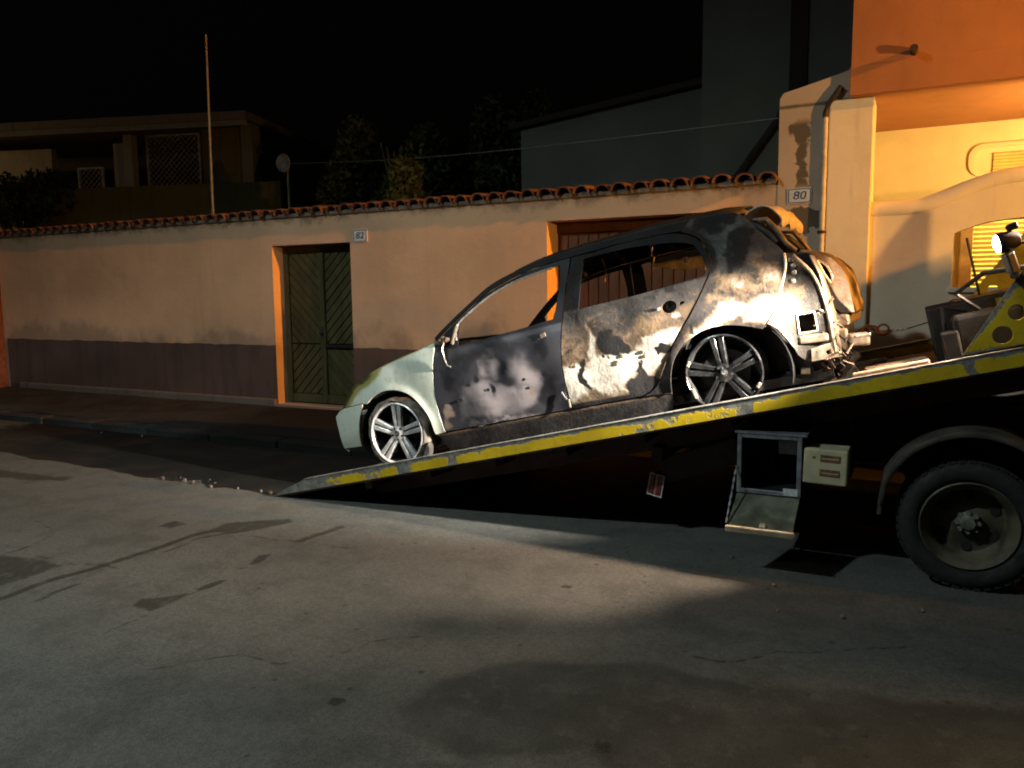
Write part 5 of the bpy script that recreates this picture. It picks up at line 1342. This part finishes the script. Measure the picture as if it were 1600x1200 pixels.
        if tyre:
            V = []; F = []; N = 72; prof = [(.243, .008), (.258, -.004), (.275, .004), (.288, .03), (.288, .16), (.27, .19), (.244, .185)]; m = len(prof)
            for k in range(N):
                a = 2*math.pi*k/N
                for j, (r, y) in enumerate(prof):
                    r2 = r+.006*math.sin(5*a+j)+.004*math.sin(13*a); x, z = r2*math.cos(a), r2*math.sin(a)
                    lim = -.274-x*math.tan(BP-CA)*-1*0
                    if z < lim: z = lim+.002*j; y = y-.02 if j < 3 else y
                    V.append((x, y, z))
            for k in range(N):
                for j in range(m-1): F.append((k*m+j, k*m+j+1, ((k+1) % N)*m+j+1, ((k+1) % N)*m+j))
            MB().add(V, F).build('burnt_tyre', M['ash_tyre'], w, 50)
            V = [(.205, -.012, -.205), (.235, -.02, -.165), (.285, -.018, -.10), (.295, -.010, -.135), (.285, -.012, -.19), (.25, -.02, -.245), (.21, -.02, -.262)]
            n = len(V); V = V+[(x, y+.05, z) for (x, y, z) in V]
            o = MB().add(V, [tuple(range(n)), tuple(range(2*n-1, n-1, -1))]+[(i, (i+1) % n, n+(i+1) % n, n+i) for i in range(n)]).build('tyre_shred', M['debris'], w, 40); bevel(o, .012, 2)
        else:
            for (a, l) in ((155, .04), (205, .07), (330, .04)):
                a = R(a); bevel(MB().box((.228*math.cos(a), -.003, .228*math.sin(a)), (.022, .012, l), (0, -a+.2, 0)).build('melted_alloy', M['bare_light'], w), .006)
    wheel(0, -1, R(79), 'bright five-spoke alloy front wheel with a flat burnt tyre', M['alloy'], True)
    wheel(2.578, -1, R(91), 'sooty five-spoke alloy rear wheel with no tyre', M['alloy_sooty'], False)
    wheel(0, 1, R(40), '', M['alloy_sooty'], True); wheel(2.578, 1, R(20), '', M['alloy_sooty'], False)
build_car()

# ------------------------------------------------------------------ loose things on the bed and the road
def on_bed(name, s, y, h, dims, rot, mat, label, cat, group=None, bw=.006):
    e = bevel(MB().box((0, 0, 0), dims).build(name, mat, None), bw, 2); e.location = B(s, y, h+dims[2]/2); e.rotation_euler = (rot[0], rot[1]-BP, rot[2]); return tag(e, label, cat, group)
# alloy loading ramp lying behind the car, a box section with an open window
def build_ramp():
    r = empty('wheel_ramp', B(4.30, 4.90, .001), (0, -BP, 0), label='pale metal wheel ramp lying on the bed behind the car', cat='ramp')
    m = MB(); m.bx(-.18, .52, -.05, .05, .062, .07); bevel(m.build('top_plate', M['timber'], r), .003)
    m = MB(); m.bx(-.18, .08, -.05, -.042, 0, .0615); m.bx(.30, .52, -.05, -.042, 0, .0615); bevel(m.build('side_web', M['timber'], r), .003)
    MB().bx(-.18, .52, .03, .036, 0, .0615).build('back_web', M['scorched'], r)
    m = MB(); m.bx(.10, .50, -.02, .045, .0705, .10); bevel(m.build('wedge', M['timber'], r), .008)
    MB().bx(.36, .50, -.0525, -.0505, .02, .03).build('print', M['ink'], r)
build_ramp()
on_bed('timber_block', 4.62, 5.25, .001, (.34, .14, .09), (0, 0, .12), M['timber'], 'larger pale timber block beside the winch', 'block')
on_bed('timber_block', 4.30, 5.32, .001, (.20, .12, .07), (0, 0, -.1), M['timber'], 'smaller pale timber block behind the loading ramp', 'block')
on_bed('dark_bar', 4.36, 5.40, .095, (.42, .05, .03), (0, 0, .05), M['chassis'], 'dark steel bar lying across the timber blocks', 'bar')
# winch hook and chain reaching the tail of the car
hk = empty('tow_hook', B(4.2, 5.55, .32), (0, 0, 0), label='rusty winch hook and rod held at the tail of the car', cat='hook')
O0 = B(4.2, 5.55, .32)
def w(x, y, z): return Vector((x, y, z))-O0
MB().tube([w(-.31, 5.6, 1.335), w(-.27, 5.6, 1.365), w(-.22, 5.6, 1.36), w(-.20, 5.6, 1.33), w(-.17, 5.6, 1.325), w(-.13, 5.6, 1.34)], [.012, .016, .018, .018, .016, .012], 8).build('hook', plain('rusty_hook', (.30, .14, .08), .6, .3, .4, 20, .5), hk, 60)
MB().lathe([(.030, -.006), (.040, 0), (.030, .006), (.026, 0)], w(-.17, 5.6, 1.35), 'Y', 20, True).build('ring', plain('rusty_ring', (.32, .16, .10), .6, .3, .4, 20, .5), hk, 60)
MB().tube([w(-.13, 5.6, 1.343), w(-.07, 5.6, 1.352), w(-.03, 5.6, 1.358)], .008, 8).build('rod', M['bright_metal'], hk, 50)
MB().tube([w(-.35, 5.58, 1.30), w(-.30, 5.6, 1.34)], .012, 8).build('shackle', M['scorched'], hk, 50)
MB().tube([w(-.03, 5.6, 1.358), w(.10, 5.7, 1.40), w(.24, 5.85, 1.42)], .004, 6).build('winch_cable', M['chassis'], hk, 50)
# rubble shed by the car on the bed and at the edge of the scorched road
def rubble(name, loc, size, rot, mat, label, group, cat='rubble'):
    g = random.Random(hash(tuple(round(x, 3) for x in loc)) & 0xffff)
    bm = bmesh.new(); bmesh.ops.create_icosphere(bm, subdivisions=2, radius=1)
    for v in bm.verts: v.co *= 1+g.uniform(-.28, .22)
    for v in bm.verts: v.co = Vector((v.co.x*size[0], v.co.y*size[1], v.co.z*size[2]))
    me = bpy.data.meshes.new(name); bm.to_mesh(me); bm.free(); me.materials.append(mat)
    o = bpy.data.objects.new(name, me); COL.objects.link(o); o.location = loc; o.rotation_euler = rot; return tag(o, label, cat, group)
for i, (s, y, r) in enumerate([(3.72, 4.82, .03), (3.80, 4.86, .045), (3.86, 4.84, .03), (3.93, 4.90, .05), (3.66, 4.90, .025), (4.0, 4.86, .03), (3.58, 4.84, .02)]):
    rubble('char_lump', B(s, y, r*.55), (r, r*.8, r*.6), (i, i*2, i), M['debris'] if i in (1, 3) else M['char_debris'], 'lump of charred debris on the bed under the tail', 'charred lumps under the tail')
tag(bevel(MB().box((0, 0, 0), (.07, .015, .012)).build('ash_flake', M['bare_light'], None), .003), 'small pale metal scrap beside the rear wheel on the bed', 'scrap'); bpy.data.objects['ash_flake'].location = B(3.72, 4.76, .098-.085+.01); bpy.data.objects['ash_flake'].rotation_euler = (0, -BP-.1, .2)
g = random.Random(5)
for i in range(16):
    x = -5.62+g.gauss(0, .22); y = 4.74+g.gauss(0, .05)-.03*(x+5.6); r = g.choice([.005, .007, .009, .012, .018])
    rubble('road_rubble', (x, y, r*.4), (r*1.3, r, r*.7), (g.random()*3, g.random()*3, g.random()*3), M['debris'] if g.random() < .6 else M['char_debris'], 'small ashy fragment at the edge of the scorched road', 'ash fragments by the scorched edge')
for (x, y, r) in ((-4.62, 4.70, .016), (-4.75, 4.73, .010), (-5.0, 4.72, .010), (-5.25, 4.66, .014)):
    rubble('road_rubble', (x, y, r*.4), (r*1.3, r, r*.7), (x, y, 1), M['debris'], 'small ashy fragment at the edge of the scorched road', 'ash fragments by the scorched edge')
for (x, y, r) in ((-.92, 4.72, .012), (-.62, 4.35, .010), (-.25, 4.05, .012), (-.55, 4.0, .008), (.1, 4.3, .012), (-8.6, 6.05, .014), (-7.95, 6.1, .014), (-7.4, 7.0, .012)):
    rubble('pebble', (x, y, r*.5), (r, r, r*.7), (x, y, 0), M['hub'], 'tiny pale stone lying on the dark ground', 'pale stones on the ground')
